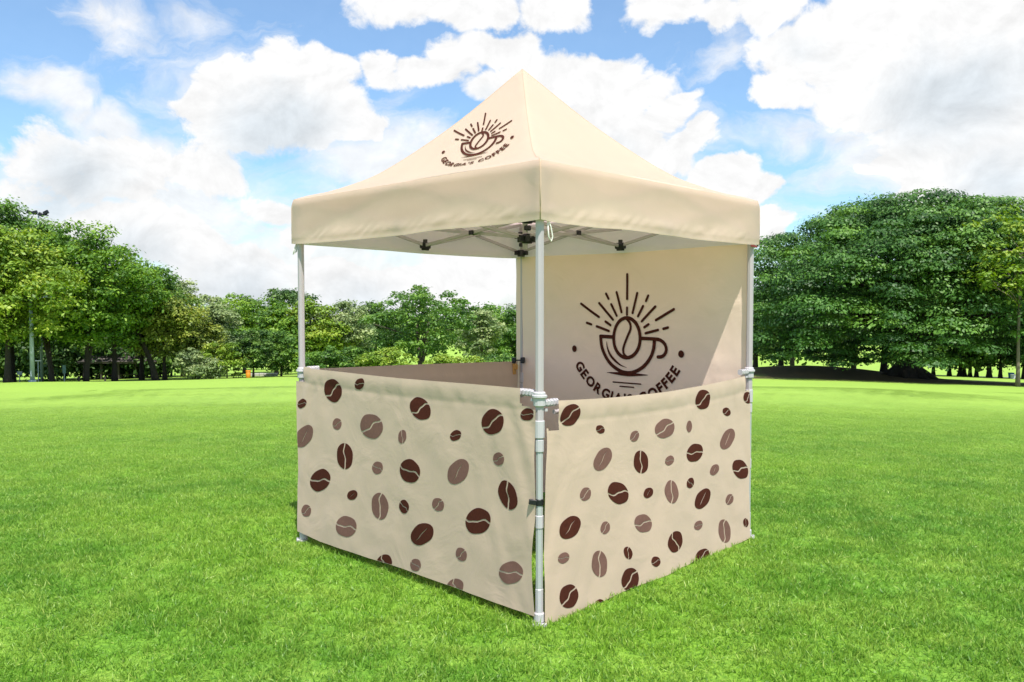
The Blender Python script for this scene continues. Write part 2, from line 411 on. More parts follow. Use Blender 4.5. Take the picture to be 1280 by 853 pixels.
for z in (2.225, 2.37):
    b.prism((0, 0), z-.035, z+.035, .045, 10, bev=.01)
    for dx, dy in ((1,0),(-1,0),(0,1),(0,-1)): b.bar((dx*.03, dy*.03, z), (dx*.085, dy*.085, z), .03, .045, .006)
b.prism((0, 0), 2.285, 2.32, .03, 10, bev=.005)
b.build('hub', M['black'], pole)

# ---- walls
class Wall:
    """fabric wall in the vertical plane of a side. pt(a, z) -> local point; axis 'x': plane x=const, a is y"""
    def __init__(s, axis, off, sgn, seed, amp=1.0, hem=None, wav=1.0):
        s.axis, s.off, s.sgn, s.seed, s.amp, s.hem, s.wav = axis, off, sgn, seed, amp, hem, wav
    def disp(s, a, z):
        sd = s.seed
        d = .010 * vn(a*1.3 + sd, z*.8, sd) + .0045 * vn(a*3.6 + z*1.6 + sd, z*2.1 - a*.8, sd+3)
        # hanging tension folds fanning from the top corners
        e = (H - abs(a)); zz = 1.2 - z
        d += .0035 * math.exp(-(e/.35)**2) * vn((e + .35*zz) * 14 + sd, zz*1.2, sd+5) * (1 if zz > 0 else .3)
        d += .0014 * vn(a*11 + z*5, z*9 - a*4, sd+9) + .0022 * vn(a*5.5 - z*3 + sd, z*4.4 + a*2, sd+12)
        if s.hem:
            q = s.hem(a) - z
            if -.02 < q < .16:   # sleeve over the rail
                u = (q - .045) / .055
                d += .0055 * math.exp(-u*u) - .002 * math.exp(-((q-.115)/.012)**2)
                d += .0025 * math.exp(-((q-.10)/.04)**2) * vn(a*18, sd, sd+2)
        return d * s.amp
    def pt(s, a, z, off=0.0):
        n = s.off + s.sgn * (s.disp(a, z) + off)
        return (n, a, z) if s.axis == 'x' else (a, n, z)
def panel(wall, a0, a1, top, bot, nu, nv, edge0=None, edge1=None, notch=None):
    b = MB(); vs = []
    for j in range(nv + 1):
        t = j / nv
        for i in range(nu + 1):
            u = i / nu
            a = a0 + (a1 - a0) * u
            z = bot(a) + (top(a) - bot(a)) * t
            if edge0: a += edge0(z) * (1-u)**6
            if edge1: a += edge1(z) * u**6
            vs.append(wall.pt(a, z))
    flip = (wall.axis == 'x') == (wall.sgn < 0)
    fs = []
    for j in range(nv):
        for i in range(nu):
            if notch and notch(a0 + (a1-a0)*(i+.5)/nu, (j+.5)/nv): continue
            q = (j*(nu+1)+i, j*(nu+1)+i+1, (j+1)*(nu+1)+i+1, (j+1)*(nu+1)+i)
            fs.append(q[::-1] if flip else q)
    b.add(vs, fs, 0)
    return b
def bean(b, wall, row, bot, top, lo, hi):
    u, z, ax, az, qx, qz, ty, co = row
    mi = 2 if co else 1
    gap = .068 if ty == 's' else .035
    n = 16; ws = 5
    Lm = 1.0 if ty == 's' else .68
    off = .0018
    def P(s, t):
        a = u + ax*s + qx*t; zz = z + az*s + qz*t
        a = min(hi, max(lo, a)); zz = min(top(a)-.006, max(bot(a)+.004, zz))
        return wall.pt(a, zz, off)
    def slot(s): return .15 * math.sin(s * PI * .95) + .045 * math.sin(s*7.5 + u*20)
    for sg in (1, -1):
        vs = []
        for i in range(n + 1):
            s = -1 + 2*i/n
            s = math.sin(s*PI/2)
            e = math.sqrt(max(0, 1 - s*s)) * (1 + .03*math.sin(5*s + u*30))
            g0 = gap if ty == 's' else gap * max(0, 1 - (s/Lm)**4)
            inner = (slot(s) if ty == 's' else .6*slot(s)) + sg*g0
            if ty == 's':
                ee = max(0, e)
                if sg*inner > ee: inner = sg*ee
            else:
                if sg*inner > e: inner = sg*e
                if abs(s) >= Lm: inner = (.6*slot(s)) if e > abs(.6*slot(s)) else sg*0 + (e if slot(s) > 0 else -e)*1.0
            for k in range(ws + 1):
                t = inner + (sg*e - inner)*k/ws
                vs.append(P(s, t))
        fs = []
        for i in range(n):
            for k in range(ws):
                q = (i*(ws+1)+k, i*(ws+1)+k+1, (i+1)*(ws+1)+k+1, (i+1)*(ws+1)+k)
                fs.append(q)
        b.add(vs, fs, mi)
lt = lambda a: 1.281 + (.010 if a > 1.0 else 0) - .003*math.cos(a*3)
lbm = lambda a: .056 + .008*vn(a*2.3, 0, 4) + (.012*(a-.9)/.2 if a > .9 else 0)
wl = Wall('x', -H-.034, -1, 3.0, 1.0, lt)
pb = panel(wl, -1.168, 1.185, lt, lbm, 170, 90, edge0=lambda z: .030*math.exp(-((z-.32)/.22)**2)+.012*math.exp(-((z-.95)/.2)**2), edge1=lambda z: .008*vn(z*3, 0, 1),
           notch=lambda a, t: (a < -1.055 and t > .93 - (a+1.055)*-.2) or (a > 1.09 and t > .915))
for r in LB: bean(pb, wl, r, lbm, lt, -1.15, 1.175)
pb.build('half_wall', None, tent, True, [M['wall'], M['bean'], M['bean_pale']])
rt = lambda a: 1.187 + .030*(a/1.03)**2 + (.006 if a > 0 else 0)*a
rbm = lambda a: -.001 + .010*vn(a*2.6+3, 0, 6) + .006
wr = Wall('y', -H-.034, -1, 8.0, 1.0, rt)
pb = panel(wr, -1.135, 1.125, rt, rbm, 170, 90, edge0=lambda z: -.026 + .014*math.exp(-((z-1.0)/.12)**2), edge1=lambda z: .012*vn(z*3.3, 0, 2) - .03*(1 - z/1.2)*0 + (.0 if z > 1.05 else .010),
           notch=lambda a, t: (a < -1.045 and t > .865 + (a+1.045)*-.1) or (a > 1.04 and t > .915))
for r in RB: bean(pb, wr, r, rbm, rt, -1.14, 1.118)
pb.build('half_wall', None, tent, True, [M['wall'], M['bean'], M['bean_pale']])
# back-left half wall, seen from its plain inner side
bt = lambda a: 1.262 + (.012*(abs(a)) )*(-1 if a > 0 else .5) - .028*(a+1.1)/2.2
wb = Wall('y', H+.028, 1, 5.0, 1.0, bt)
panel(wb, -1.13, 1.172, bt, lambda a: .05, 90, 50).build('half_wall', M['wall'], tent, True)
# full back wall with the printed logo
ft = lambda a: 2.185 - .006*math.cos(a*3)
wf = Wall('x', H+.012, 1, 12.0, 1.25)
pb = panel(wf, -1.15, 1.222, ft, lambda a: .03, 150, 130, edge1=lambda z: .004*vn(z*4, 0, 3))
fw = pb.build('back_wall', M['back'], tent, True)
# rails in the sleeves
b = MB(); b.tube((-H, -H+.12, 1.245), (-H, H-.12, 1.25), .012); b.build('rail', M['leg'], tent)
b = MB(); b.tube((-H+.12, -H, 1.15), (H-.12, -H, 1.17), .012); b.build('rail', M['leg'], tent)
for o in [c for c in bpy.data.objects if c.parent == tent and c.name.split('.')[0] in ('half_wall', 'back_wall')]:
    pass

# ---- logo (cup, bean, rays, curved words), drawn in logo units then laid on a surface
def stroke(b, pts, w, put, closed=False, taper=False):
    """ribbon along pts, resampled, with round ends"""
    P = [Vector(p) for p in pts]
    # catmull-rom resample
    out = []
    n = len(P)
    segs = n if closed else n - 1
    for i in range(segs):
        p0 = P[(i-1) % n] if (closed or i > 0) else P[0]; p1 = P[i]; p2 = P[(i+1) % n]; p3 = P[(i+2) % n] if (closed or i < n-2) else P[n-1]
        m = max(2, int((p2-p1).length / .018)) if n > 2 else max(2, int((p2-p1).length/.03))
        for k in range(m):
            t = k / m
            if n == 2: out.append(p1.lerp(p2, t))
            else: out.append(.5*((2*p1) + (p2-p0)*t + (2*p0-5*p1+4*p2-p3)*t*t + (3*p1-p0-3*p2+p3)*t**3))
    if not closed: out.append(P[-1])
    vs = []; m = len(out)
    for i, p in enumerate(out):
        if closed: d = out[(i+1) % m] - out[i-1]
        else: d = out[min(m-1, i+1)] - out[max(0, i-1)]
        d.normalize(); nn = Vector((-d.y, d.x))
        ww = w/2
        if taper: ww *= max(.12, math.sin(PI * (i+.3)/(m-.4)))
        vs += [put(*(p - nn*ww)), put(*p), put(*(p + nn*ww))]
    fs = []
    rng = m if closed else m-1
    for i in range(rng):
        j = (i+1) % m
        fs += [(3*i, 3*i+1, 3*j+1, 3*j), (3*i+1, 3*i+2, 3*j+2, 3*j+1)]
    b.add(vs, fs)
    if not closed and not taper:
        for p in (out[0], out[-1]): disc(b, p, w/2, w/2, put)
def disc(b, p, rx, ry, put, n=14):
    b.add([put(p[0], p[1])] + [put(p[0]+rx*math.cos(2*PI*k/n), p[1]+ry*math.sin(2*PI*k/n)) for k in range(n)], [(0, 1+k, 1+(k+1) % n) for k in range(n)])
_glyph = {}
def glyph(ch):
    if ch in _glyph: return _glyph[ch]
    cu = bpy.data.curves.new('g', 'FONT'); cu.body = ch; cu.size = 1.0; cu.offset = .042; cu.resolution_u = 4
    o = bpy.data.objects.new('g', cu); COL.objects.link(o)
    dg = bpy.context.evaluated_depsgraph_get()
    me = bpy.data.meshes.new_from_object(o.evaluated_get(dg))
    vs = [tuple(v.co) for v in me.vertices]; fs = [tuple(p.vertices) for p in me.polygons]
    x0 = min(v[0] for v in vs); x1 = max(v[0] for v in vs)
    bpy.data.objects.remove(o); bpy.data.curves.remove(cu); bpy.data.meshes.remove(me)
    _glyph[ch] = (vs, fs, x0, x1)
    return _glyph[ch]
RAYS = [((-0.003,0.529),(-0.001,0.324)),((0,0.251),(0,0.194)),((-0.109,0.381),(-0.057,0.214)),((0.1,0.371),(0.058,0.208)),((-0.22,0.37),(-0.194,0.328)),((-0.165,0.28),(-0.108,0.184)),((0.209,0.349),(0.189,0.307)),((0.161,0.264),(0.114,0.182)),((-0.291,0.29),(-0.148,0.15)),((0.277,0.26),(0.151,0.14)),((-0.225,0.133),(-0.174,0.103)),((0.218,0.115),(0.178,0.091)),((-0.314,0.091),(-0.191,0.053)),((0.306,0.071),(0.191,0.042)),((-0.419,0.12),(-0.371,0.107)),((0.398,0.092),(0.356,0.081)),((-0.487,0.286),(-0.293,0.172)),((0.452,0.239),(0.286,0.151))]
def draw_logo(put, name, parent, bold=1.0):
    b = MB()
    for p, q in RAYS: stroke(b, [p, q], .022*bold, put)
    w = .031*bold
    stroke(b, [(-.145, .003), (-.276, .006)], w, put)
    stroke(b, [(-.276, .006), (-.262, -.083), (-.220, -.163), (-.152, -.234), (-.064, -.280), (.01, -.292), (.083, -.280), (.169, -.232), (.235, -.157), (.266, -.078), (.272, -.010)], w, put)
    stroke(b, [(.145, -.001), (.275, -.003), (.33, -.012), (.372, -.043), (.386, -.087), (.369, -.126), (.339, -.145), (.308, -.148)], w*.95, put)
    stroke(b, [(.137*math.cos(t), .167*math.sin(t)) for t in [2*PI*k/16 for k in range(16)]], w, put, closed=True)
    stroke(b, [(-.003, .160), (.036, .119), (.040, .073), (.014, .019), (-.017, -.048), (-.033, -.102), (-.022, -.140), (.005, -.160)], w*.72, put)
    stroke(b, [(-.212, -.036), (-.200, -.094), (-.164, -.154), (-.105, -.205), (-.047, -.236), (.002, -.248)], .022, put, taper=True)
    stroke(b, [(-.200, -.300), (-.10, -.303), (.01, -.306), (.11, -.303), (.212, -.300)], .030, put, taper=True)
    stroke(b, [(-.138, -.378), (.142, -.379)], .011, put); stroke(b, [(-.066, -.410), (.072, -.410)], .011, put)
    disc(b, (-.560, -.110), .027, .030, put); disc(b, (.524, -.116), .027, .030, put)
    b.build(name + '_emblem', M['logo'], parent)
    b = MB()
    word = "GEORGIA'S COFFEE"; size = .116; R = .575; c = (-.018, .06)
    adv = []
    for ch in word:
        if ch == ' ': adv.append(.42); continue
        vs, fs, x0, x1 = glyph(ch); adv.append(x1 - x0 + .115)
    tot = sum(adv) * size
    span = math.radians(121.5); k = span * (R) / tot
    s = 0; start = 1.5*PI - span/2
    for ch, ad in zip(word, adv):
        mid = start + (s + ad*size/2) * k / R
        if ch != ' ':
            vs, fs, x0, x1 = glyph(ch)
            pv = []
            for v in vs:
                lx = (v[0] - (x0+x1)/2) * size * k; ly = (v[1] - .35) * size * 1.0
                rr = R - ly; an = mid + lx / R
                pv.append(put(c[0] + rr*math.cos(an), c[1] + rr*math.sin(an)))
            b.add(pv, fs)
        s += ad * size
    return b.build(name + '_lettering', M['logo'], parent)
draw_logo(lambda X, Z: wf.pt(-.045 - X, 1.47 + Z, -.004 - .001), 'logo', fw)
def roof_put(X, V):
    xn = .54 - .485*V + .05*V*V
    r = xn / W; y = -.087 - X*.61 + .33*V
    p = roof_pt(0, -y / xn, r)   # side 0 along-direction is -y
    e = .001
    return (p[0] - .003, p[1], p[2] + .004)
draw_logo(roof_put, 'logo', canopy, 1.2)
# loose white cords hanging at two corners
b = MB()
b.path([(-H+.028, -H-.03, 2.20), (-H+.05, -H-.036, 2.15), (-H+.062, -H-.038, 2.10), (-H+.055, -H-.034, 2.075), (-H+.035, -H-.032, 2.10), (-H+.028, -H-.03, 2.19)], [.004]*6, 6)
b.build('cord', M['cord'], tent, True)
b = MB()
b.path([(-H-.02, H+.02, 2.19), (-H-.035, H+.03, 2.14), (-H-.04, H+.035, 2.11), (-H-.02, H+.03, 2.13), (-H-.015, H+.02, 2.18)], [.006]*5, 6)
b.build('cord', M['cord'], tent, True)
# ------------------------------------------------------------------ terrain
def gz(x, y):
    rho = math.hypot(x, y)
    t = max(0.0, rho - 7.0)
    z = -.065 * t * t / (t + 6.0)
    if rho > 330: z += .065 * (rho - 330) * min(1, (rho - 330) / 120)   # levels out far away
    # faint swell in front of the left trees and a low rise under the spreading tree
    z += .22 * math.exp(-((x + 27) / 9) ** 2 - ((y - 44) / 5) ** 2)
    z += .9 * math.exp(-((x - 22.5) / 7) ** 2 - ((y - 62) / 6) ** 2)
    w = min(1, max(0, (rho - 9) / 12))
    z += w * (.035 * vn(x * .22, y * .22, 21) + .05 * vn(x * .07, y * .07, 22))
    return z
def at(px, d, dz=0.0):
    """a place on the lawn at distance d and bearing of picture column px"""
    x = (px - 640) / 1033 * d
    return Vector((x, d, gz(x, d) + dz))

rad = [0, 1, 2, 3] + [4 + .6*i for i in range(40)] + [28 + 1.2*i for i in range(60)] + [100 * 1.09 ** i for i in range(30)]
NA = 220
vs = []; fs = []
for r in rad:
    for k in range(NA):
        a = 2*PI*k/NA; x, y = r*math.sin(a), r*math.cos(a)
        vs.append((x, y, gz(x, y)))
for i in range(len(rad)-1):
    for k in range(NA):
        if i == 0:
            fs.append((NA + k, NA + (k+1) % NA, k)) ; continue
        fs.append((i*NA+k, (i+1)*NA+k, (i+1)*NA+(k+1) % NA, i*NA+(k+1) % NA))
me = bpy.data.meshes.new('lawn'); me.from_pydata(vs, [], fs); me.update()
bm = bmesh.new(); bm.from_mesh(me); bmesh.ops.remove_doubles(bm, verts=bm.verts, dist=1e-4); bmesh.ops.recalc_face_normals(bm, faces=bm.faces)
if sum(f.normal.z for f in bm.faces) < 0: bmesh.ops.reverse_faces(bm, faces=bm.faces)
bm.to_mesh(me); bm.free()
me.polygons.foreach_set('use_smooth', [True]*len(me.polygons))

def grass_color(nt, blade):
    """mowed lawn colour: broad patches of bluish, fresh and yellowish green"""
    ge = N(nt, 'ShaderNodeNewGeometry')
    mp = N(nt, 'ShaderNodeMapping'); mp.inputs['Scale'].default_value = (.5, 1.0, 1)
    nt.links.new(ge.outputs['Position'], mp.inputs[0])
    n1 = N(nt, 'ShaderNodeTexNoise', i_Scale=.30, i_Detail=5.0, i_Roughness=.6, i_Distortion=.4)
    n2 = N(nt, 'ShaderNodeTexNoise', i_Scale=2.3, i_Detail=4.0, i_Roughness=.65)
    n3 = N(nt, 'ShaderNodeTexNoise', i_Scale=26.0, i_Detail=3.0, i_Roughness=.7)
    nt.links.new(mp.outputs[0], n1.inputs['Vector'])
    for n in (n2, n3): nt.links.new(ge.outputs['Position'], n.inputs['Vector'])
    def ramp(src, a, b):
        r = N(nt, 'ShaderNodeMapRange', i_From_Min=a, i_From_Max=b); nt.links.new(src, r.inputs['Value']); return r.outputs[0]
    def mix(f, a, b):
        m = N(nt, 'ShaderNodeMix', data_type='RGBA')
        if isinstance(f, float): m.inputs[0].default_value = f
        else: nt.links.new(f, m.inputs[0])
        for i, c in ((6, a), (7, b)):
            if isinstance(c, tuple): m.inputs[i].default_value = (*c, 1)
            else: nt.links.new(c, m.inputs[i])
        return m.outputs[2]
    A = mix(ramp(n1.outputs['Fac'], .40, .60), GA, GB)
    B = mix(ramp(n2.outputs['Fac'], .42, .72), A, GC)
    C = mix(ramp(n3.outputs['Fac'], .30, .75), GD, B) if not blade else B
    return C, ge, n3, mix, ramp
GA = (.120, .300, .032); GB = (.25, .445, .042); GC = (.33, .49, .075); GD = (.08, .19, .02)
def make_lawn_mat():
    m, nt, out = new_mat('mown_lawn')
    C, ge, n3, mix, ramp = grass_color(nt, False)
    # sparse yellower far lawn, spreading tree's shade painted in as dark bare earth
    sp = N(nt, 'ShaderNodeSeparateXYZ'); nt.links.new(ge.outputs['Position'], sp.inputs[0])
    far = ramp(sp.outputs[1], 5, 24)
    yel = mix(far, C, mix(.62, C, (.335, .48, .085)))
    # bare earth with painted tree shade: distance from trunk
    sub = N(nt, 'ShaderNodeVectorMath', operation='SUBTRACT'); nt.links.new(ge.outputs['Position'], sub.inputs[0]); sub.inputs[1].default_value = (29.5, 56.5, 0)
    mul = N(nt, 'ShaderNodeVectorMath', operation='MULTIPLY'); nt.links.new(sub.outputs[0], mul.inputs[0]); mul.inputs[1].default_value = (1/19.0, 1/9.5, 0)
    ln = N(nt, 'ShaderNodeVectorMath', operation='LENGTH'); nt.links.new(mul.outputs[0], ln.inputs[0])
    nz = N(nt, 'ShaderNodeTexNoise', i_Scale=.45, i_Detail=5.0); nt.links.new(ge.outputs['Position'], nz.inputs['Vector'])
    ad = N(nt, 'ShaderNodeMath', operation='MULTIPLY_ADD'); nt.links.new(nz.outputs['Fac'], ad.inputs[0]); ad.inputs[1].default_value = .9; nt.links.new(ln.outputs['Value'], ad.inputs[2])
    soil_shade = ramp(ad.outputs[0], 1.45, 1.15)
    fin = mix(soil_shade, yel, (.13, .10, .05))
    bp = N(nt, 'ShaderNodeBump', i_Strength=.7, i_Distance=.03); nt.links.new(n3.outputs['Fac'], bp.inputs['Height'])
    p = N(nt, 'ShaderNodeBsdfPrincipled', i_Roughness=.9); p.inputs['Specular IOR Level'].default_value = .15
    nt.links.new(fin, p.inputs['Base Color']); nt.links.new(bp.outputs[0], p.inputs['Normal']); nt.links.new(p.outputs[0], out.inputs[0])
    return m
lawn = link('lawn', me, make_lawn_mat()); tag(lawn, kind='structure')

# near grass: short blades scattered over the near lawn
def make_blade_mat():
    m, nt, out = new_mat('grass_blades')
    C, ge, n3, mix, ramp = grass_color(nt, True)
    at_ = N(nt, 'ShaderNodeAttribute', attribute_name='rnd')
    sp = N(nt, 'ShaderNodeSeparateXYZ'); nt.links.new(ge.outputs['Position'], sp.inputs[0])
    far = ramp(sp.outputs[1], 5, 20)
    C = mix(far, C, mix(.8, C, (.335, .48, .085)))
    C2 = mix(ramp(at_.outputs['Fac'], .0, .45), mix(far, (.07, .19, .02), (.25, .40, .07)), C)
    C3 = mix(ramp(at_.outputs['Fac'], .88, 1.0), C2, (.42, .52, .13))
    p = N(nt, 'ShaderNodeBsdfPrincipled', i_Roughness=.42); p.inputs['Specular IOR Level'].default_value = .35
    t = N(nt, 'ShaderNodeBsdfTranslucent')
    hs = N(nt, 'ShaderNodeHueSaturation', i_Hue=.49, i_Value=1.35)
    nt.links.new(C3, p.inputs['Base Color']); nt.links.new(C3, hs.inputs['Color']); nt.links.new(hs.outputs[0], t.inputs[0])
    ms = N(nt, 'ShaderNodeMixShader'); ms.inputs[0].default_value = .38
    nt.links.new(p.outputs[0], ms.inputs[1]); nt.links.new(t.outputs[0], ms.inputs[2]); nt.links.new(ms.outputs[0], out.inputs[0])
    return m
blade_mat = make_blade_mat()
gp = []; gr = []; gs = []
y = 2.6
while y < 34:
    st = .42 if y < 14 else (.42 + (y-14)*.03)
    x = -(.72*y + 1.6)
    while x < .72*y + 1.6:
        px, py = x + random.uniform(-.1, .1), y + random.uniform(-.1, .1)
        e = .3
        nrm = Vector((-(gz(px+e, py)-gz(px-e, py))/(2*e), -(gz(px, py+e)-gz(px, py-e))/(2*e), 1)).normalized()
        q = Vector((0, 0, 1)).rotation_difference(nrm) @ Euler((0, 0, random.uniform(0, 2*PI))).to_quaternion()
        gp.append((px, py, gz(px, py) - .002)); gr.append(tuple(q.to_euler())); 
        k = st/.42 * random.uniform(.95, 1.1)
        gs.append((k, k, random.uniform(.8, 1.2) * max(.10, min(1, 1 - (y-6)/17))))
        x += st
    y += st
me = bpy.data.meshes.new('grass'); me.from_pydata(gp, [], [])
a = me.attributes.new('rot', 'FLOAT_VECTOR', 'POINT'); a.data.foreach_set('vector', [c for v in gr for c in v])
a = me.attributes.new('scl', 'FLOAT_VECTOR', 'POINT'); a.data.foreach_set('vector', [c for v in gs for c in v])
grass = link('grass', me, blade_mat); tag(grass, 'short bright green lawn grass blades around the tent', 'grass', kind='stuff')
ng = bpy.data.node_groups.new('grass_nodes', 'GeometryNodeTree')
ng.interface.new_socket('Geometry', in_out='INPUT', socket_type='NodeSocketGeometry')
ng.interface.new_socket('Geometry', in_out='OUTPUT', socket_type='NodeSocketGeometry')
gi = ng.nodes.new('NodeGroupInput'); go = ng.nodes.new('NodeGroupOutput')
L = ng.links.new
def GN(t, **k):
    n = ng.nodes.new(t)
    for a_, b_ in k.items(): setattr(n, a_, b_)
    return n
def mth(op, a_, b_):
    n = GN('ShaderNodeMath', operation=op)
    for i, v in enumerate((a_, b_)):
        if isinstance(v, (int, float)): n.inputs[i].default_value = v
        else: L(v, n.inputs[i])
    return n.outputs[0]
bl = GN('GeometryNodeMeshGrid'); bl.inputs['Size X'].default_value = .0054; bl.inputs['Size Y'].default_value = .040; bl.inputs['Vertices X'].default_value = 2; bl.inputs['Vertices Y'].default_value = 4
po = GN('GeometryNodeInputPosition'); se = GN('ShaderNodeSeparateXYZ'); L(po.outputs[0], se.inputs[0])
tt = mth('MULTIPLY_ADD', se.outputs[1], 25.0); ng.nodes[-1].inputs[2].default_value = .5
bx_ = mth('MULTIPLY', se.outputs[0], mth('SUBTRACT', 1.0, mth('MULTIPLY', mth('POWER', tt, 2.0), .9)))
by_ = mth('MULTIPLY', mth('POWER', tt, 2.0), .018)
bz_ = mth('MULTIPLY', tt, .036)
cx_ = GN('ShaderNodeCombineXYZ'); L(bx_, cx_.inputs[0]); L(by_, cx_.inputs[1]); L(bz_, cx_.inputs[2])
sp_ = GN('GeometryNodeSetPosition'); L(bl.outputs[0], sp_.inputs[0]); L(cx_.outputs[0], sp_.inputs['Position'])
pg = GN('GeometryNodeMeshGrid'); pg.inputs['Size X'].default_value = .56; pg.inputs['Size Y'].default_value = .56; pg.inputs['Vertices X'].default_value = 2; pg.inputs['Vertices Y'].default_value = 2
dp = GN('GeometryNodeDistributePointsOnFaces'); L(pg.outputs[0], dp.inputs[0]); dp.inputs['Density'].default_value = 7400
rv = GN('FunctionNodeRandomValue', data_type='FLOAT_VECTOR'); rv.inputs[0].default_value = (-1.15, -.8, 0); rv.inputs[1].default_value = (.75, .8, 6.283)
rs = GN('FunctionNodeRandomValue', data_type='FLOAT'); rs.inputs[2].default_value = .5; rs.inputs[3].default_value = 1.25; rs.inputs['Seed'].default_value = 3
ip = GN('GeometryNodeInstanceOnPoints'); L(dp.outputs[0], ip.inputs['Points']); L(sp_.outputs[0], ip.inputs['Instance']); L(rv.outputs[0], ip.inputs['Rotation']); 
nzt = GN('ShaderNodeTexNoise'); nzt.inputs['Scale'].default_value = 11.0; nzt.inputs['Detail'].default_value = 2.0
pos2 = GN('GeometryNodeInputPosition'); L(pos2.outputs[0], nzt.inputs['Vector'])
mr = GN('ShaderNodeMapRange'); L(nzt.outputs['Fac'], mr.inputs['Value']); mr.inputs['From Min'].default_value = .32; mr.inputs['From Max'].default_value = .66; mr.inputs['To Min'].default_value = .45; mr.inputs['To Max'].default_value = 1.35
L(mth('MULTIPLY', rs.outputs[1], mr.outputs[0]), ip.inputs['Scale'])
sa = GN('GeometryNodeStoreNamedAttribute', data_type='FLOAT', domain='INSTANCE'); L(ip.outputs[0], sa.inputs[0]); sa.inputs['Name'].default_value = 'rnd'
rr = GN('FunctionNodeRandomValue', data_type='FLOAT'); rr.inputs['Seed'].default_value = 9; L(rr.outputs[1], sa.inputs['Value'])
rl = GN('GeometryNodeRealizeInstances'); L(sa.outputs[0], rl.inputs[0])
sm = GN('GeometryNodeSetMaterial'); L(rl.outputs[0], sm.inputs[0]); sm.inputs['Material'].default_value = blade_mat
ii = GN('GeometryNodeInstanceOnPoints'); L(gi.outputs[0], ii.inputs['Points']); L(sm.outputs[0], ii.inputs['Instance'])
na = GN('GeometryNodeInputNamedAttribute', data_type='FLOAT_VECTOR'); na.inputs[0].default_value = 'rot'; L(na.outputs[0], ii.inputs['Rotation'])
nb = GN('GeometryNodeInputNamedAttribute', data_type='FLOAT_VECTOR'); nb.inputs[0].default_value = 'scl'; L(nb.outputs[0], ii.inputs['Scale'])
L(ii.outputs[0], go.inputs[0])
md = grass.modifiers.new('blades', 'NODES'); md.node_group = ng

# ------------------------------------------------------------------ trees
def leaf_mesh(name, C, Nn, S, T, asp=.55):
    """C centres, Nn normals, S leaf length, T tint : rhombic leaves"""
    n = len(C)
    Nn = Nn / np.maximum(1e-6, np.linalg.norm(Nn, axis=1, keepdims=True))
    R = RNG.normal(size=(n, 3)); U = np.cross(Nn, R); U /= np.maximum(1e-6, np.linalg.norm(U, axis=1, keepdims=True))
    V = np.cross(Nn, U)
    S = S[:, None]
    q = np.empty((n, 4, 3))
    q[:, 0] = C - U*S*.5; q[:, 1] = C - V*S*.5*asp + U*S*.08 ; q[:, 2] = C + U*S*.5 - Nn*S*.10; q[:, 3] = C + V*S*.5*asp + U*S*.08
    me = bpy.data.meshes.new(name)
    me.vertices.add(n*4); me.vertices.foreach_set('co', q.reshape(-1))
    me.loops.add(n*4); me.loops.foreach_set('vertex_index', np.arange(n*4, dtype=np.int32))
    me.polygons.add(n); me.polygons.foreach_set('loop_start', np.arange(0, n*4, 4, dtype=np.int32))
    me.update(calc_edges=True)
    a = me.attributes.new('tint', 'FLOAT', 'FACE'); a.data.foreach_set('value', np.clip(T, 0, 1))
    return me
def clump_leaves(cl, per, size, flat=.5, tint_sp=.22, up=.8, fill=.35, nr=.55, upper=.72):
    """cl: list (x,y,z,rx,ry,rz,tint). Leaves sit in the shell of each clump, denser on top."""
    cl = np.array(cl)
    n = len(cl) * per
    idx = np.repeat(np.arange(len(cl)), per)
    d = RNG.normal(size=(n, 3)); d /= np.linalg.norm(d, axis=1, keepdims=True)
    d[:, 2] = np.where(RNG.random(n) < upper, np.abs(d[:, 2]), d[:, 2])
    r = (fill + (1-fill) * RNG.random(n) ** .45)[:, None] * (1 + .16*RNG.normal(size=(n, 1)))
    P = cl[idx, :3] + d * r * cl[idx, 3:6]
    Nn = d * np.array([1, 1, 1.0]) + np.array([0, 0, up]) + RNG.normal(size=(n, 3)) * nr
    S = size * RNG.uniform(.6, 1.35, n)
    T = cl[idx, 6] + RNG.normal(size=n) * tint_sp
    return P, Nn, S, T
def tree_trunk(h, r, limbs, targets, lean=(0, 0), wob=.12, splits=1, flare=1.6):
    b = MB(); tops = []
    for s in range(splits):
        an = random.uniform(0, 2*PI); lx = lean[0] + (math.cos(an)*.22*h*(splits > 1)); ly = lean[1] + (math.sin(an)*.12*h*(splits > 1))
        pts = []; rr = []
        for i in range(9):
            t = i/8
            pts.append((lx*t**1.3 + wob*vn(t*3, s*9+h, 31)*t, ly*t**1.3 + wob*vn(t*3, s*7+h, 32)*t, h*t - .25*(i == 0)))
            rr.append(r * (1 + (flare-1)*math.exp(-t*14)) * (1 - .5*t) / (1 if splits == 1 else 1.25))
        b.path(pts, rr, 10); tops.append(pts)
    for i in range(limbs):
        tr = tops[i % len(tops)]; k = random.randint(5, 8)
        p = Vector(tr[k]); q = Vector(targets[random.randrange(len(targets))][:3])
        m = p.lerp(q, .5) + Vector((random.uniform(-.3, .3), random.uniform(-.3, .3), random.uniform(.0, .5)))
        rb = r * .42 * random.uniform(.6, 1.1)
        b.path([p, p.lerp(m, .5) + Vector((0, 0, .1)), m, q], [rb, rb*.75, rb*.55, rb*.18], 7)
    return b
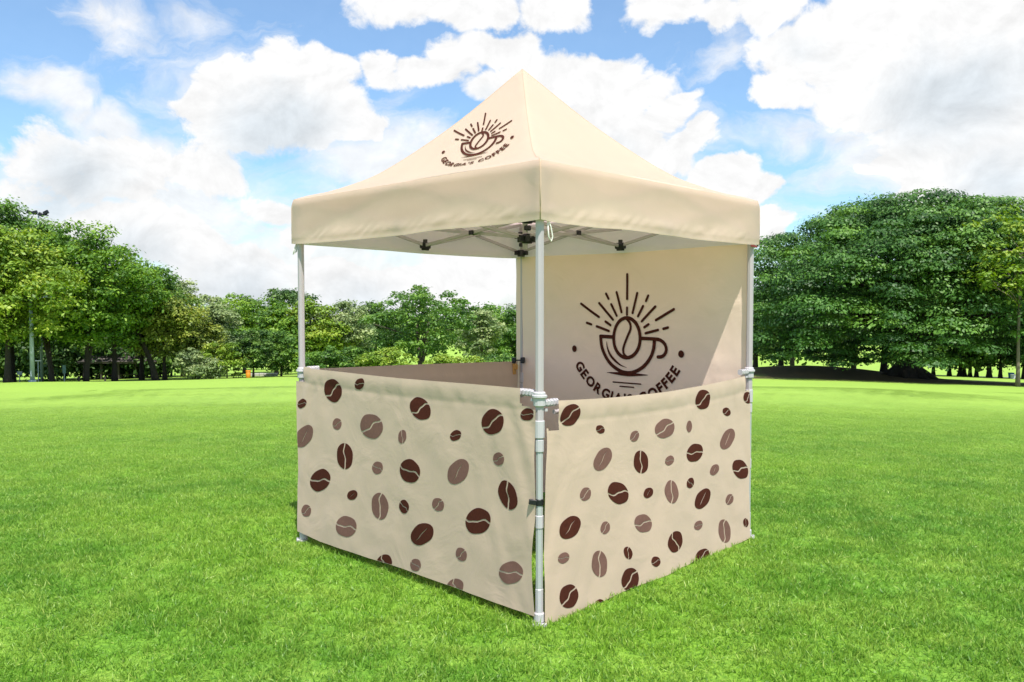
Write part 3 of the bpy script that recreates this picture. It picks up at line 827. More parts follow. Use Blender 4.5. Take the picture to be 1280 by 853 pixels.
def crown_clumps(w, h, z0, n, cr, seed, dep=None, shape=1.0, lump=.25):
    """clumps spread through a lumpy crown w wide and h tall whose bottom is at z0"""
    rnd = random.Random(seed); dep = dep or w; out = []
    lobes = [(rnd.uniform(0, 2*PI), rnd.uniform(-.6, .9), rnd.uniform(.55, 1.0)) for _ in range(7)]
    for i in range(n):
        a = rnd.uniform(0, 2*PI); u = rnd.uniform(-1, 1); q = rnd.random() ** .38
        s = math.sqrt(1 - u*u)
        k = 1 - lump + lump * 1.6 * max([math.cos(a - la) * .5 + .5 - abs(u - lu) * .7 for la, lu, _ in lobes] + [0])
        taper = 1 - .25 * shape * max(0, u)
        x = w/2 * s * math.cos(a) * q * k * taper; y = dep/2 * s * math.sin(a) * q * k * taper
        z = z0 + h/2 + h/2 * u * q * (.9 + .1*k)
        c = cr * rnd.uniform(.6, 1.25)
        out.append((x, y, z, c, c, c*.62, rnd.gauss(.5, .22)))
    return out
LM = dict(
    fresh=leaf_mat('fresh_green_leaves', (0.0503, 0.122, 0.0162), (0.115, 0.243, 0.0243), (0.244, 0.384, 0.0405)),
    yellow=leaf_mat('yellow_green_leaves', (0.088, 0.168, 0.0162), (0.192, 0.312, 0.0297), (0.336, 0.416, 0.054)),
    mid=leaf_mat('mid_green_leaves', (0.0466, 0.108, 0.0229), (0.0915, 0.202, 0.0306), (0.183, 0.317, 0.0446)),
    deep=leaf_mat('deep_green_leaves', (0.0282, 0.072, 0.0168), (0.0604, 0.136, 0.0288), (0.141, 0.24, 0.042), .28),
    grey=leaf_mat('grey_green_leaves', (0.105, 0.16, 0.0675), (0.21, 0.288, 0.112), (0.385, 0.448, 0.195)),
    olive=leaf_mat('olive_leaves', (0.0875, 0.136, 0.021), (0.193, 0.256, 0.036), (0.35, 0.384, 0.0675)),
    rain=leaf_mat('rain_tree_leaves', (.022, .066, .015), (.060, .155, .026), (.150, .29, .045), .22),
)
def tree(name, loc, w, h, z0, lm, label, cat='tree', group=None, n=90, per=120, cr=.9, leaf=.22, tr=.16, seed=1, bark='bark', limbs=8, lean=(0, 0), splits=1, dep=None, up=.8, shape=1.0, rz=0, trunk=True, lump=.25, fill=.35):
    root = empty(name, loc, rz, label, cat, group)
    cl = crown_clumps(w, h - z0, z0, n, cr, seed, dep, shape, lump)
    if lean != (0, 0): cl = [(c[0]+lean[0], c[1]+lean[1], *c[2:]) for c in cl]
    P, Nn, S, T = clump_leaves(cl, per, leaf, up=up, fill=fill)
    k = P[:, 2] > .03; me = leaf_mesh('crown', P[k], Nn[k], S[k], T[k])
    link('crown', me, LM[lm], root)
    if trunk:
        hi = [c for c in cl]
        tree_trunk(z0 + (h-z0)*.5, tr, limbs, hi, lean=(lean[0]*.8, lean[1]*.8), splits=splits).build('trunk', M[bark], root, True)
    return root

GL = 'trees in the row on the left'
D = at
# row on the left, from the frame edge towards the middle: (px, d, w, h, z0, kind, label)
rows = [
 (-62, 50, 9.5, 11.6, 2.6, 'fresh', 'bright green tree cut by the left frame edge, behind the yellow-green one', 1),
 (8, 46, 7.2, 8.6, 2.9, 'yellow', 'yellow-green leafy tree at the left frame edge in front of darker trees', 2),
 (14, 57, 7.5, 12.7, 3.0, 'mid', 'tallest tree on the left, its top against the sky at the frame edge', 3),
 (64, 54, 6.8, 10.6, 3.2, 'mid', 'mid green tree with slanting pale stems behind the small green sign', 4),
 (106, 51, 7.4, 9.6, 3.0, 'fresh', 'tall fresh green tree on thick twin dark trunks in the left row', 5),
 (142, 54, 6.6, 8.9, 3.2, 'fresh', 'fresh green tree standing just in front of the left end of the shelter roof', 6),
 (176, 57, 6.2, 7.9, 3.0, 'mid', 'darker green tree with a pointed top over the middle of the shelter roof', 7),
 (205, 56, 5.0, 6.2, 2.3, 'olive', 'olive green drooping tree with a thin dark trunk at the right of the shelter', 8),
]
for px, d, w, h, z0, lm, lab, sd in rows:
    tree('broadleaf_tree', D(px, d), w, h, z0 - 1.0, lm, lab, 'tree', GL, n=int(11*w*h/5.5)+20, per=150, cr=.95, leaf=.225, tr=.10+.007*h, seed=sd*13, bark='bark_dark' if sd != 4 else 'bark', limbs=9, splits=2 if sd in (4, 5) else 1, dep=w*.9, lump=.3)
# a leaning dark trunk under the row
t = tree('leaning_tree', D(194, 55), 4.6, 6.0, 3.0, 'fresh', 'tree whose dark trunk leans far to the left in front of the shelter', 'tree', GL, n=46, per=100, cr=.8, leaf=.24, tr=.2, seed=77, bark='bark_dark', lean=(-2.3, 0), limbs=5)

# middle distance
mids = [
 ('feathery_tree', 228, 66, 6.5, 8.1, 1.6, 'grey', 'pale feathery tree rising behind the olive tree by the shelter', 60, .8, .14),
 ('bushy_tree', 246, 58, 3.8, 5.0, .4, 'olive', 'grey-green bushy tree between the shelter and the yellow-green shrub', 50, .6, .14),
 ('bushy_tree', 272, 64, 4.6, 5.8, .5, 'grey', 'silvery green bushy tree just left of the round dark tree', 60, .7, .14),
 ('broadleaf_tree', 305, 78, 8.2, 7.6, 1.6, 'fresh', 'light green spreading tree above and behind the round dark tree', 90, .9, .18),
 ('broadleaf_tree', 352, 86, 9.0, 8.6, 1.8, 'deep', 'dark green tree top showing behind the left tent leg', 90, 1.0, .2),
 ('broadleaf_tree', 388, 70, 6.6, 6.2, .8, 'yellow', 'yellowish green tree just right of the left tent leg', 80, .85, .18),
 ('broadleaf_tree', 345, 68, 4.6, 5.6, .8, 'fresh', 'bright green tree directly left of the left tent leg, behind the round ones', 60, .75, .17),
 ('broadleaf_tree', 432, 72, 6.0, 6.6, 1.0, 'grey', 'grey-green tree between the yellowish tree and the large central tree', 75, .85, .17),
 ('broadleaf_tree', 470, 80, 5.5, 6.6, 1.2, 'deep', 'dark tree tucked behind the left flank of the large central tree', 60, .9, .18),
 ('broadleaf_tree', 602, 72, 4.0, 5.6, .9, 'grey', 'small pale tree against the right side of the large central tree', 50, .7, .17),
 ('broadleaf_tree', 612, 84, 5.6, 6.9, .8, 'fresh', 'light green round-topped tree right of the large central tree', 60, .8, .17),
 ('broadleaf_tree', 645, 80, 6.0, 6.2, .8, 'mid', 'mid green tree half hidden by the left edge of the logo wall', 70, .8, .17),
]
for i, (nm, px, d, w, h, z0, lm, lab, n, cr, lf) in enumerate(mids):
    tree(nm, D(px, d), w, h, z0, lm, lab, 'tree', 'trees in the middle distance', n=int(n*1.25), per=110, cr=cr, leaf=lf+.09, tr=.16, seed=200+i*7, limbs=6, lump=.3, dep=w*.8)
# large central tree
tree('broadleaf_tree', D(526, 62), 7.6, 6.6, 1.2, 'mid', 'large open-crowned tree seen through the tent between leg and logo wall', 'tree', 'trees in the middle distance', n=125, per=95, cr=.72, leaf=.24, tr=.22, seed=55, limbs=14, splits=2, shape=.7, lump=.42)
# round clipped trees and shrubs in front
for px, d, w, h, z0, lm, lab, sd in [
 (316, 56, 3.1, 3.35, .55, 'deep', 'round dark green clipped tree on a short thin trunk beside the orange bin', 301),
 (351, 58, 3.0, 3.1, .2, 'mid', 'round green clipped tree to the right of the dark round one', 302)]:
    tree('round_tree', D(px, d), w, h, z0, lm, lab, 'tree', 'round clipped trees', n=80, per=120, cr=.42, leaf=.16, tr=.07, seed=sd, limbs=4, shape=.2, lump=.08, fill=.5)
for px, d, w, h, lm, lab, sd in [
 (283, 55, 3.4, 2.5, 'yellow', 'yellow-green shrub left of the round dark tree', 401),
 (262, 54, 2.6, 1.3, 'grey', 'low greyish shrub at the lawn edge left of the yellow-green one', 402),
 (240, 55, 2.4, 2.2, 'grey', 'leafy grey-green shrub at the right end of the shelter', 403),
 (408, 55, 3.0, 2.0, 'mid', 'rounded green shrub above the left half wall next to the tent leg', 404),
 (437, 56, 2.7, 1.9, 'mid', 'second rounded green shrub from the left tent leg', 405),
 (466, 55, 2.4, 1.5, 'yellow', 'small yellow shrub below the left side of the large central tree', 406),
 (490, 56, 3.0, 1.9, 'yellow', 'lime green shrub in front of the large central tree', 407),
 (556, 56, 2.6, 1.4, 'yellow', 'low lime shrub below the right side of the large central tree', 408),
 (590, 57, 1.8, 1.1, 'yellow', 'smallest yellow-green shrub, seen just above the back half wall', 409),
 (622, 58, 3.2, 1.4, 'mid', 'low spreading green shrub beside the logo wall edge', 410),
 (385, 57, 2.2, 1.7, 'fresh', 'bright green shrub showing on both sides of the left tent leg', 411)]:
    tree('shrub', D(px, d), w, h, 0.05, lm, lab, 'shrub', 'shrubs along the lawn edge', n=44, per=95, cr=.42, leaf=.17, seed=sd, trunk=True, tr=.04, limbs=4, shape=.3, lump=.2)

# the spreading rain tree on the right
rt_root = empty('rain_tree', at(1135, 57), 0, 'huge dome-shaped dark green spreading tree with a thick trunk on the right', 'tree')
tx, ty_, tz = rt_root.location
cl = []
rnd = random.Random(99)
RX, RY, ZTOP, ZC = 13.6, 12.5, 12.0, 2.1
cxo = 1.0
while len(cl) < 900:
    a = rnd.uniform(0, 2*PI); s = rnd.random() ** .5
    el = math.acos(s) if rnd.random() < .5 else rnd.uniform(0, 1.35)
    rr_ = math.cos(el) * (1 + .05*math.sin(a*5 + 1) + .04*math.sin(a*9 + el*6)); zz = math.sin(el) ** .92
    dep = rnd.uniform(.80, 1.03) if rnd.random() < .8 else rnd.uniform(.5, .85)
    x = cxo + RX * rr_ * dep; 
    x = cxo + RX * rr_ * dep * math.cos(a); y = RY * rr_ * dep * math.sin(a)
    z = ZC + (ZTOP - ZC) * zz * dep + .28*vn(x*.5, y*.5, 61)
    if y > 5 and rnd.random() < .65: continue
    # hollow on the right flank where the dark inside shows
    if 5.5 < x < 15 and y < 4 and 3.6 < z < 5.2 + .4*vn(x*.8, 0, 63) and rnd.random() < .8: continue
    c = rnd.uniform(.85, 1.45)
    cl.append((x, y, z, c*1.2, c*1.2, c*.48, rnd.gauss(.52, .24) + .2*vn(x*.35, z*.5, 62)))
for i in range(150):   # low skirt branches
    a = rnd.uniform(PI, 2*PI) if rnd.random() < .7 else rnd.uniform(0, PI)
    q = rnd.uniform(.35, .98); x = cxo + RX*q*math.cos(a); y = RY*q*math.sin(a)
    if abs(x) < 2.2 and y < 0: continue
    zl = rnd.uniform(1.1, 3.0) + (.5 if x > 3 else 0)
    c = rnd.uniform(.6, 1.0); cl.append((x, y, zl, c*1.15, c*1.15, c*.42, rnd.gauss(.45, .15)))
for i in range(260):   # inner boughs
    a = rnd.uniform(0, 2*PI); q = rnd.uniform(.1, .8); u = rnd.uniform(.3, .85)
    cl.append((cxo + RX*q*math.cos(a), RY*q*math.sin(a), ZC + (ZTOP-ZC)*u*math.sqrt(1-q*q), 1.7, 1.7, .8, rnd.gauss(.35, .15)))
P, Nn, S, T = clump_leaves(cl, 200, .22, up=.35, fill=.72, tint_sp=.12, nr=.25, upper=.94)
link('crown', leaf_mesh('crown', P, Nn, S, T), LM['rain'], rt_root)
b = MB()
pts = [(0, 0, -.5), (0, 0, .15), (.1, 0, .8), (.25, 0, 1.6), (.3, 0, 2.4)]
b.path(pts, [1.75, 1.25, .85, .8, .9], 14)
for k in range(9):   # root flare
    a = 2*PI*k/9 + rnd.uniform(-.2, .2); b.path([(0, 0, .9), (math.cos(a)*.8, math.sin(a)*.8, .35), (math.cos(a)*1.9, math.sin(a)*1.9, -.15)], [.45, .35, .12], 7)
for k in range(26):
    a = 2*PI*k/26 + rnd.uniform(-.1, .1); q = cl[rnd.randrange(len(cl))]
    R_ = rnd.uniform(.55, .9); e = rnd.uniform(.1, 1.0)
    q = Vector((cxo + RX*R_*math.cos(a)*math.cos(e), RY*R_*math.sin(a)*math.cos(e), ZC + (ZTOP-ZC)*math.sin(e)*R_))
    p = Vector((.3, 0, 1.9)); m = p.lerp(q, .45) + Vector((0, 0, .9))
    b.path([p, p.lerp(m, .5) + Vector((0, 0, .35)), m, m.lerp(q, .6) + Vector((0, 0, .3)), q], [.46, .34, .25, .15, .05], 8)
b.build('trunk', M['bark_dark'], rt_root, True)

# airy tree at the right frame edge, in front of the dome
tree('airy_tree', at(1274, 46), 6.4, 10.2, 4.4, 'yellow', 'airy yellow-green tree with bare side branches at the right frame edge', 'tree', None, n=62, per=75, cr=.68, leaf=.24, tr=.095, seed=71, bark='bark_pale', limbs=20, lump=.45, shape=.9)
# slim trees behind the dome
for px, d, w, h, z0, sd, lab in [
 (945, 72, 6, 7.0, 1.6, 1, 'dark tree right behind the far right tent leg'),
 (977, 70, 5.5, 6.6, 2.0, 2, 'tree with a straight dark trunk, first clear of the tent on the right'),
 (991, 84, 6, 7.5, 2.2, 3, 'thin-trunked tree close behind the straight dark trunk right of the tent'),
 (1042, 72, 5, 6.0, 1.9, 4, 'tree on the crest of the shaded rise left of the thick trunk'),
 (1068, 74, 5, 6.5, 2.3, 5, 'straight-trunked tree between the shaded rise and the thick trunk'),
 (1106, 63, 4.5, 6.0, 2.4, 6, 'dark tree standing directly left of the thick spreading trunk')]:
    tree('park_tree', at(px, d), w, h, z0, 'deep', lab, 'tree', 'trees behind the spreading tree', n=50, per=80, cr=.9, leaf=.28, tr=.24, seed=500+sd, bark='bark_dark', limbs=6)
# far row on the right beyond the second lawn
far_lab = ['first small far tree right of the thick spreading trunk', 'second small far tree right of the thick trunk, beyond the sunlit strip', 'far dark tree left of the thickest far trunk', 'far tree with the thickest trunk on the right horizon', 'far tree just right of the thickest far trunk', 'far green tree midway between thickest far trunk and blue bin', 'rounder bright green far tree on the right', 'far dark tree left of the blue bin', 'far dark tree behind the blue bin at the right frame edge']
for i, (px, tr_) in enumerate([(1152, .2), (1168, .2), (1188, .22), (1204, .45), (1214, .2), (1222, .2), (1238, .28), (1252, .2), (1282, .25)]):
    d = 92 + (i*7) % 8
    tree('park_tree', at(px, d), 6.5, 6 + (i % 3), 1.0, 'deep' if i != 6 else 'mid', far_lab[i], 'tree', 'far trees on the right horizon', n=42, per=80, cr=1.1, leaf=.38, tr=tr_, seed=600+i, bark='bark_dark', limbs=4)
# far woodland closing the view all round the front
cl = []
rnd = random.Random(5)
for i in range(1500):
    a = math.radians(rnd.uniform(-62, 62)); r = rnd.uniform(122, 140) if a < .22 else rnd.uniform(101, 118)
    x, y = r*math.sin(a), r*math.cos(a)
    hh = 7.2 + 1.6*vn(a*9, 0, 71) + 1.2*vn(a*26, 0, 72) + (2 if a > .3 else 0)
    c = rnd.uniform(1.2, 2.2)
    cl.append((x, y, gz(x, y) + (rnd.uniform(.2, 1) if a < .22 else rnd.uniform(.08, 1)) ** .8 * hh, c, c, c*.7, rnd.gauss(.5, .2) + .25*vn(a*14, 2, 73)))
P, Nn, S, T = clump_leaves(cl, 90, .62, up=.7, fill=.3)
w_ = link('far_woodland', leaf_mesh('far_woodland', P, Nn, S, T), LM['mid']); tag(w_, 'far-off wood closing the horizon behind the park trees', 'woodland', kind='stuff')
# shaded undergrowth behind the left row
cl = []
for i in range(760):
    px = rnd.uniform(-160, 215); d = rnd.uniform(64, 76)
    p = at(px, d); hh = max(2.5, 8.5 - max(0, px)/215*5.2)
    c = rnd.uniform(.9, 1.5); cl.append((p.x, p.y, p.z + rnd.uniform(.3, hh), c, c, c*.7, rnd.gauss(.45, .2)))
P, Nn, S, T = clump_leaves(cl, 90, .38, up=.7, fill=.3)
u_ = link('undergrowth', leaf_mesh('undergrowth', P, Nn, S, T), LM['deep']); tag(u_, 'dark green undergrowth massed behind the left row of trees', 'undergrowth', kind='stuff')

# ------------------------------------------------------------------ park furniture, far away
M['galv'] = plain('galvanised_steel', (.30, .36, .40), .45, var=.1, scale=3)
M['sign_green'] = plain('grey_green_sign', (.12, .22, .19), .5)
M['roof'] = plain('weathered_roof_tiles', (.10, .085, .08), .85, var=.45, scale=9)
M['timber'] = plain('dark_timber', (.05, .04, .035), .8, var=.3, scale=8)
M['orange'] = plain('orange_plastic', (.72, .24, .02), .45)
M['blue'] = plain('blue_plastic', (.03, .16, .42), .45)
M['white'] = plain('white_paint', (.75, .76, .78), .5)
M['concrete'] = plain('pale_concrete', (.42, .40, .38), .85, var=.15, scale=6)
# thick grey column
b = MB(); b.tube((0, 0, -.1), (0, 0, 4.6), .125, .09, 16); b.tube((0, 0, -.05), (0, 0, .12), .2, .2, 16)
p0 = at(39, 46); mast = empty('lamp_column', p0, 0, 'thick blue-grey lamp column in front of the dark left trees', 'lamp post')
b.build('pole', M['galv'], mast, True)
b = MB(); b.bar((-.05, -.13, .5), (.05, -.13, .5), .01, .35, .002); b.build('access_door', M['galv'], mast)
b = MB(); b.bar((0, 0, 4.6), (.9, 0, 4.75), .06, .06, .01); b.prism((.95, 0), 4.70, 4.80, .2, 10, bev=.03); b.build('lamp_head', M['galv'], mast)
# small post-top lamp
lp = empty('park_lamp', at(46.5, 49), 0, 'short thin lamp with a flat head just right of the thick grey column', 'lamp post')
b = MB(); b.tube((0, 0, -.1), (0, 0, 1.3), .035, .03, 10); b.build('pole', M['galv'], lp)
b = MB(); b.bar((-.14, 0, 1.33), (.14, 0, 1.33), .16, .07, .02); b.build('lamp_head', M['white'], lp)
# small sign boards
for px, d, w, h, z, mt, lab in [(79, 50, .20, .50, .55, 'sign_green', 'small grey-green sign board on a post between the left trunks'), (23, 52, .34, .22, .62, 'galv', 'small grey notice on a post left of the thick grey column')]:
    s = empty('sign_board', at(px, d), 0, lab, 'sign')
    b = MB(); b.tube((0, 0, -.1), (0, 0, z), .03, .03, 8); b.build('post', M['galv'], s)
    b = MB(); b.bar((0, 0, z), (0, 0, z + h), w, .03, .004); b.build('panel', M[mt], s)
# dark lamp cluster above the trees
fl = empty('floodlight_mast', at(51, 62), 0, 'dark lamp cluster sticking out above the leftmost trees', 'floodlight')
b = MB(); b.tube((0, 0, -.1), (0, 0, 12.6), .11, .07, 12); b.build('pole', M['galv'], fl, True)
b = MB(); b.bar((-.75, 0, 12.62), (.75, 0, 12.45), .08, .08, .01); b.build('crossbar', M['black'], fl)
for dx, dz, tl in ((-.62, .12, .3), (-.2, .1, -.2), (.25, -.05, .4), (.62, .1, -.4)):
    b = MB(); c = Vector((dx, 0, 12.55 + dz)); b.bar(c + Vector((-.16, -.08, tl*.2)), c + Vector((.16, -.08, -tl*.2)), .18, .26, .03); b.bar(c + Vector((-.03, 0, -.12)), c + Vector((.03, 0, -.12)), .06, .1, .01); b.build('lamp_head', M['black'], fl)
# shelter
sh = empty('park_shelter', at(160, 66), 0, 'low open shelter with a brown hipped roof behind the leaning trunk', 'shelter')
b = MB(); w2, d2 = 3.1, 2.0
ez, rz_ = 1.45, 2.55
vs = [(-w2, -d2, ez), (w2, -d2, ez), (w2, d2, ez), (-w2, d2, ez), (-1.2, 0, rz_), (1.2, 0, rz_)]
b.add(vs + [(v[0], v[1], v[2]-.12) for v in vs], [(0,1,5,4), (1,2,5), (2,3,4,5), (3,0,4), (0,6,7,1), (1,7,8,2), (2,8,9,3), (3,9,6,0), (6,10,11,7), (7,11,8), (8,11,10,9), (9,10,6)])
for k in range(7):
    t = k/7; y_ = -d2*(1-t) - .02; z_ = ez + (rz_-ez)*t + .01; xx = w2 - (w2-1.2)*t
    b.bar((-xx, y_, z_), (xx, y_, z_), .05, .035, .004)
b.build('roof', M['roof'], sh)
for x in (-2.7, -1.35, 0, 1.35, 2.7):
    for y in (-1.7, 1.7):
        b = MB(); b.bar((x, y, -.2), (x, y, ez), .14, .14, .01); b.build('post', M['timber'], sh)
b = MB()
for y in (-1.2, 1.2):
    b.bar((-2.2, y, .42), (2.2, y, .42), .36, .05, .01)
    for x in (-2, 0, 2): b.bar((x, y, -.1), (x, y, .40), .08, .2, .01)
b.build('bench', M['timber'], sh)
# orange bin
ob = empty('litter_bin', at(309.5, 54.5), 0, 'small orange bin at the foot of the round dark tree', 'bin')
b = MB(); b.prism((0, 0), 0, .40, .155, 14, bev=.02); b.build('body', M['orange'], ob, True)
b = MB(); b.prism((0, 0), .40, .50, .175, 14, bev=.03); b.build('lid', M['orange'], ob, True)
# pale low kerb stones beside it
b = MB(); p = at(328, 60)
for k in range(6): b.bar((-.9+k*.33, 0, .10), (-.6+k*.33, .02*k, .10), .25, .2 + .02*(k % 3), .03)
o = b.build('low_wall', M['concrete']); o.location = p; tag(o, 'pale low stone edging under the round clipped trees', 'low wall')
# far path on the right
pv = []; 
for i in range(41):
    px = 1120 + i*8
    for d in (99.5, 103): q = at(px, d); pv.append((q.x, q.y, gz(q.x, q.y) + .06))
me = bpy.data.meshes.new('path'); me.from_pydata(pv, [], [(2*i, 2*i+2, 2*i+3, 2*i+1) for i in range(40)]); o = link('path', me, M['concrete']); tag(o, kind='structure')
# blue bin and white box
bb = empty('wheeled_bin', at(1265.5, 91), 0, 'small blue bin far off near the right frame edge', 'bin')
b = MB(); b.add([(-.28,-.28,.1),(.28,-.28,.1),(.28,.28,.1),(-.28,.28,.1),(-.34,-.34,.95),(.34,-.34,.95),(.34,.34,.95),(-.34,.34,.95)], [(3,2,1,0),(0,1,5,4),(1,2,6,5),(2,3,7,6),(3,0,4,7),(4,5,6,7)]); b.build('body', M['blue'], bb)
b = MB(); b.bar((-.36, 0, 1.0), (.36, 0, 1.0), .74, .09, .03); b.build('lid', M['blue'], bb)
for x in (-.25, .25):
    b = MB(); b.tube((x-.04, .25, .1), (x+.04, .25, .1), .1, .1, 14); b.build('wheel', M['black'], bb)
bb.scale = (.65,)*3
wb_ = empty('storage_box', at(1269.5, 89.5), 0, 'small white box standing beside the far blue bin', 'box')
b = MB(); b.bar((-.3, 0, .22), (.3, 0, .22), .4, .42, .03); b.build('body', M['white'], wb_); b = MB(); b.bar((-.32, 0, .46), (.32, 0, .46), .44, .06, .02); b.build('lid', M['white'], wb_)
# short dark bollards along the left lawn edge
for i, px in enumerate((3, 14, 52, 97, 130)):
    b = MB(); b.prism((0, 0), -.1, .34, .06, 8, bev=.01); o = b.build('bollard', M['timber']); o.location = at(px, 50.5)
    tag(o, 'short dark wooden bollard at the lawn edge under the left trees', 'bollard', 'bollards along the left lawn edge')
SUN_E = 4.2; CLOUD = 6.3; SKY_TINT = (.86, 1.14, 1.28); EXPO = 0.66
# ------------------------------------------------------------------ light, sky and camera
SUN_AZ, SUN_EL = math.radians(17), math.radians(64)      # azimuth: right of straight behind the camera
sd = Vector((math.sin(SUN_AZ)*math.cos(SUN_EL), -math.cos(SUN_AZ)*math.cos(SUN_EL), math.sin(SUN_EL)))
li = bpy.data.lights.new('sun', 'SUN'); li.energy = SUN_E; li.angle = math.radians(.55); li.color = (1.0, .95, .87)
so = bpy.data.objects.new('sun', li); so.location = (10, -20, 40); so.rotation_euler = sd.to_track_quat('Z', 'Y').to_euler(); COL.objects.link(so)
wd = bpy.data.worlds.new('World'); SC.world = wd; wd.use_nodes = True
nt = wd.node_tree; nt.nodes.clear()
out = nt.nodes.new('ShaderNodeOutputWorld'); bg = nt.nodes.new('ShaderNodeBackground'); bg.inputs[1].default_value = .10
sk = nt.nodes.new('ShaderNodeTexSky'); sk.sky_type = 'NISHITA'; sk.sun_disc = False; sk.sun_elevation = SUN_EL; sk.sun_rotation = PI - SUN_AZ
sk.altitude = 50; sk.air_density = 1.0; sk.dust_density = .6; sk.ozone_density = 2.0
def V(op, a, b=None, c=None):
    n = nt.nodes.new('ShaderNodeVectorMath'); n.operation = op
    for i, v in enumerate((a, b, c)):
        if v is None: continue
        if isinstance(v, tuple): n.inputs[i].default_value = v
        else: nt.links.new(v, n.inputs[i])
    return n.outputs['Value'] if op in ('LENGTH', 'DOT_PRODUCT') else n.outputs[0]
def Q(op, a, b=None, c=None, clamp=False):
    n = nt.nodes.new('ShaderNodeMath'); n.operation = op; n.use_clamp = clamp
    for i, v in enumerate((a, b, c)):
        if v is None: continue
        if isinstance(v, (int, float)): n.inputs[i].default_value = v
        else: nt.links.new(v, n.inputs[i])
    return n.outputs[0]
def SM(v, a, b):
    n = nt.nodes.new('ShaderNodeMapRange'); n.interpolation_type = 'SMOOTHSTEP'; nt.links.new(v, n.inputs['Value'])
    n.inputs['From Min'].default_value = a; n.inputs['From Max'].default_value = b; return n.outputs[0]
def NZ(vec, scale, det=6.0, rough=.55, dist=0.0, col=False):
    n = nt.nodes.new('ShaderNodeTexNoise'); n.inputs['Scale'].default_value = scale; n.inputs['Detail'].default_value = det
    n.inputs['Roughness'].default_value = rough; n.inputs['Distortion'].default_value = dist; nt.links.new(vec, n.inputs['Vector'])
    return n.outputs['Color' if col else 'Fac']
tc = nt.nodes.new('ShaderNodeTexCoord'); D3 = tc.outputs['Generated']
s3 = nt.nodes.new('ShaderNodeSeparateXYZ'); nt.links.new(D3, s3.inputs[0])
az = Q('ARCTAN2', s3.outputs[0], s3.outputs[1]); el = Q('ARCSINE', s3.outputs[2])
cb_ = nt.nodes.new('ShaderNodeCombineXYZ'); nt.links.new(az, cb_.inputs[0]); nt.links.new(el, cb_.inputs[1]); PP = cb_.outputs[0]
# warp so that outlines billow
w1 = NZ(PP, 5.0, 4.0, .6, 0, True); w2 = NZ(PP, 22.0, 5.0, .6, 0, True)
def vscale(v, k):
    n = nt.nodes.new('ShaderNodeVectorMath'); n.operation = 'SCALE'; nt.links.new(v, n.inputs[0]); n.inputs['Scale'].default_value = k; return n.outputs[0]
WP = V('ADD', V('ADD', PP, vscale(V('SUBTRACT', w1, (.5, .5, .5)), .10)), vscale(V('SUBTRACT', w2, (.5, .5, .5)), .028))
def sph(px, py):   # bearing and elevation of a cloud seen at this picture position
    TH = math.atan(41.5/1033); a = (px-640)/1033; b_ = -(py-426.5)/1033
    v = Vector((a, math.cos(TH)+b_*math.sin(TH), -math.sin(TH)+b_*math.cos(TH))).normalized()
    return math.atan2(v.x, v.y), math.asin(v.z)
def field(blobs, P):
    acc = None
    for px, py, rx, wt in blobs:
        a, e = sph(px, py)
        n = nt.nodes.new('ShaderNodeVectorMath'); n.operation = 'DISTANCE'; nt.links.new(P, n.inputs[0]); n.inputs[1].default_value = (a, e*ASP, 0)
        f = Q('MULTIPLY_ADD', n.outputs['Value'], -wt*1033/rx, wt)
        acc = f if acc is None else Q('SMOOTH_MAX', acc, f, .12)
    return acc
ASP = 1.7
WP0 = WP; WP = V('MULTIPLY', WP, (1, ASP, 1))
CUM = [(290,112,55,1),(345,102,62,1),(395,100,52,1),(320,150,80,1),(400,150,72,1),(446,166,42,1),(248,132,34,.9),(470,92,42,.8),(520,92,44,.8),(565,78,48,.9),(610,55,48,1),(650,60,44,1),
       (690,100,74,1),(745,105,70,1),(795,115,56,1),(700,170,95,1),(640,110,60,1),(760,150,80,1),(780,180,80,1),(843,130,30,.9),(866,178,40,1),(830,150,44,1),(820,205,60,1),(910,222,42,1),(942,240,38,1),(880,255,55,.9),(962,285,34,1),(905,292,60,.9),
       (480,4,62,.8),(560,-2,62,.9),(625,8,50,.9),(690,14,52,.8),(830,2,55,.8),(885,20,46,.8),(960,2,66,.9),(975,118,42,1),(1000,62,72,1),(1085,40,115,1),(1190,60,135,1),(1280,110,130,1),(1110,120,92,1),(1185,170,110,1),(1258,215,80,1),
       (1077,208,20,.7),(1150,238,46,.8),(1225,240,60,.9),(385,248,30,.8),(345,262,40,.7),(60,205,70,.7),(160,212,80,.8),(250,215,70,.7),(60,300,80,1),(150,290,80,1),(235,305,72,.9),(300,350,84,1),(385,300,40,.8),(420,345,70,1),(490,375,90,1),(600,335,80,.8),(560,375,90,.8)]
SOFT = [(60,120,60,.9),(120,160,60,.9),(185,200,70,.9),(160,50,60,.5),(250,38,50,.4),(270,130,140,.4),(60,270,150,.9),(230,270,160,.75),(430,330,190,.7),(620,330,180,.9),(480,210,130,.6),(890,75,50,.4),(1170,130,210,.9),(1010,235,60,.3),(740,220,160,.6)]
fc = field(CUM, WP)
bil = NZ(V('MULTIPLY', PP, (1, 1.25, 1)), 13.0, 7.0, .62, .35)
big = NZ(V('MULTIPLY', PP, (1, 1.6, 1)), 3.2, 3.0, .55, .3)
dens = Q('ADD', fc, Q('MULTIPLY', Q('SUBTRACT', bil, .5), 1.3))
front = SM(Q('ABSOLUTE', az), .75, .95)       # beyond the photographed sector the clouds are generic
up_ = SM(el, .40, .55)
gen = Q('MAXIMUM', front, up_)
gd = Q('ADD', Q('MULTIPLY', Q('SUBTRACT', big, .50), 3.0), Q('MULTIPLY', Q('SUBTRACT', bil, .5), .8))
dens = Q('ADD', Q('MULTIPLY', dens, Q('SUBTRACT', 1.0, gen)), Q('MULTIPLY', gd, gen))
cum = SM(dens, -.03, .26)
fs_ = field(SOFT, WP)
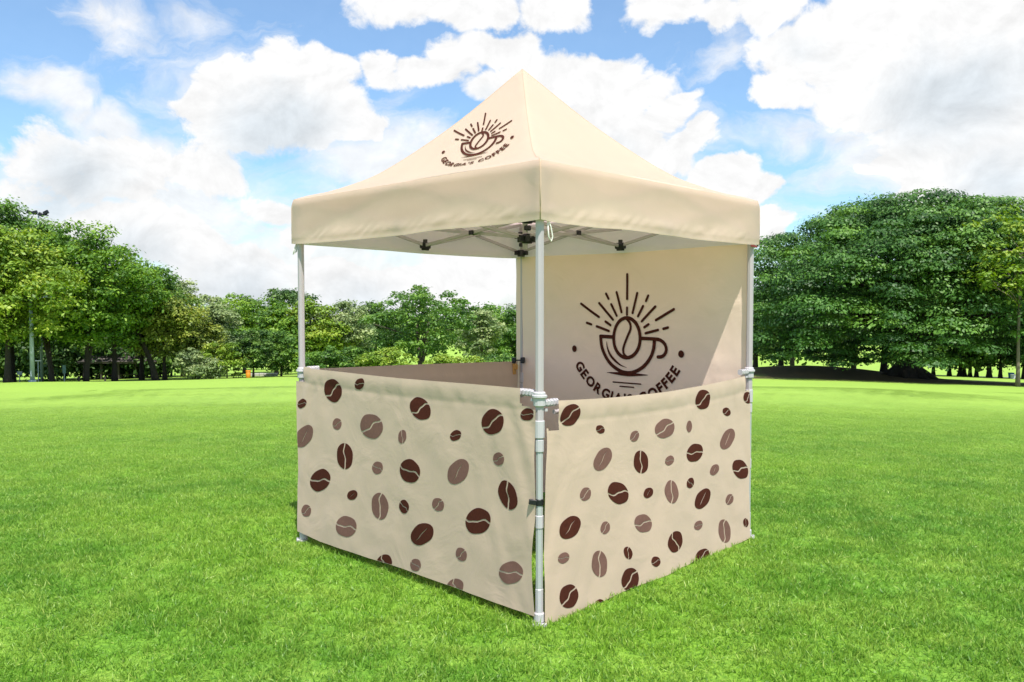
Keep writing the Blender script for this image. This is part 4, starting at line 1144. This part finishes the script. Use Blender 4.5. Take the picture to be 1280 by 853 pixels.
wis = NZ(V('MULTIPLY', WP0, (1, 2.2, 1)), 7.0, 6.0, .62, .8)
softd = Q('ADD', Q('MULTIPLY', fs_, 1.3), Q('MULTIPLY', Q('SUBTRACT', wis, .5), 1.9))
soft = Q('MULTIPLY', SM(softd, -.25, .75), Q('SUBTRACT', 1.0, gen))
low = Q('MULTIPLY', SM(el, .14, .0), .45)
soft = Q('MAXIMUM', Q('MULTIPLY', soft, .9), low)
alpha = Q('MAXIMUM', Q('MAXIMUM', cum, soft), .10)
# cloud brightness: thick undersides a little greyer, billows picked out
GREY = [(345,165,100,1),(1190,125,120,.9),(1245,215,80,.8),(745,205,80,.7),(90,215,80,.8),(620,130,50,.5),(300,375,110,.8),(150,330,110,.8),(60,240,70,.6),(450,385,100,.6),(1000,60,60,.4)]
fg = SM(field(GREY, WP), .0, .8)
bil2 = NZ(V('ADD', V('MULTIPLY', PP, (1, 1.25, 1)), (.006, -.012, 0)), 13.0, 7.0, .62, .35)
rel = Q('MULTIPLY', Q('SUBTRACT', bil, bil2), .6)
br = Q('ADD', Q('SUBTRACT', 1.0, Q('MULTIPLY', fg, .14)), rel)
br = Q('SUBTRACT', br, Q('MULTIPLY', Q('SUBTRACT', big, .5), .12))
edge = Q('SUBTRACT', 1.0, Q('MULTIPLY', SM(dens, .9, .25), 0.0))
br = Q('MULTIPLY', Q('MAXIMUM', br, .55), CLOUD)
cc = nt.nodes.new('ShaderNodeMix'); cc.data_type = 'RGBA'; nt.links.new(fg, cc.inputs[0]); cc.inputs[6].default_value = (1, 1, 1, 1); cc.inputs[7].default_value = (.87, .94, 1, 1)
m3 = nt.nodes.new('ShaderNodeVectorMath'); m3.operation = 'SCALE'; nt.links.new(cc.outputs[2], m3.inputs[0]); nt.links.new(br, m3.inputs['Scale'])
tint = nt.nodes.new('ShaderNodeVectorMath'); tint.operation = 'MULTIPLY'; nt.links.new(sk.outputs[0], tint.inputs[0]); tint.inputs[1].default_value = SKY_TINT
fm = nt.nodes.new('ShaderNodeMix'); fm.data_type = 'RGBA'; nt.links.new(alpha, fm.inputs[0]); nt.links.new(tint.outputs[0], fm.inputs[6]); nt.links.new(m3.outputs[0], fm.inputs[7])
nt.links.new(fm.outputs[2], bg.inputs[0]); nt.links.new(bg.outputs[0], out.inputs[0])

cam = bpy.data.cameras.new('camera'); co = bpy.data.objects.new('camera', cam); COL.objects.link(co)
cam.sensor_width = 36; cam.lens = 1033/1280*36; cam.clip_end = 3000; cam.clip_start = .05
co.location = (0, 0, CAM_Z); co.rotation_euler = (PI/2 - math.atan(41.5/1033), 0, 0); SC.camera = co
SC.view_settings.view_transform = 'Standard'; SC.view_settings.look = 'None'; SC.view_settings.exposure = EXPO; SC.view_settings.gamma = 1
SC.render.engine = 'CYCLES'
SC.cycles.max_bounces = 5; SC.cycles.diffuse_bounces = 3; SC.cycles.transmission_bounces = 4; SC.cycles.transparent_max_bounces = 4
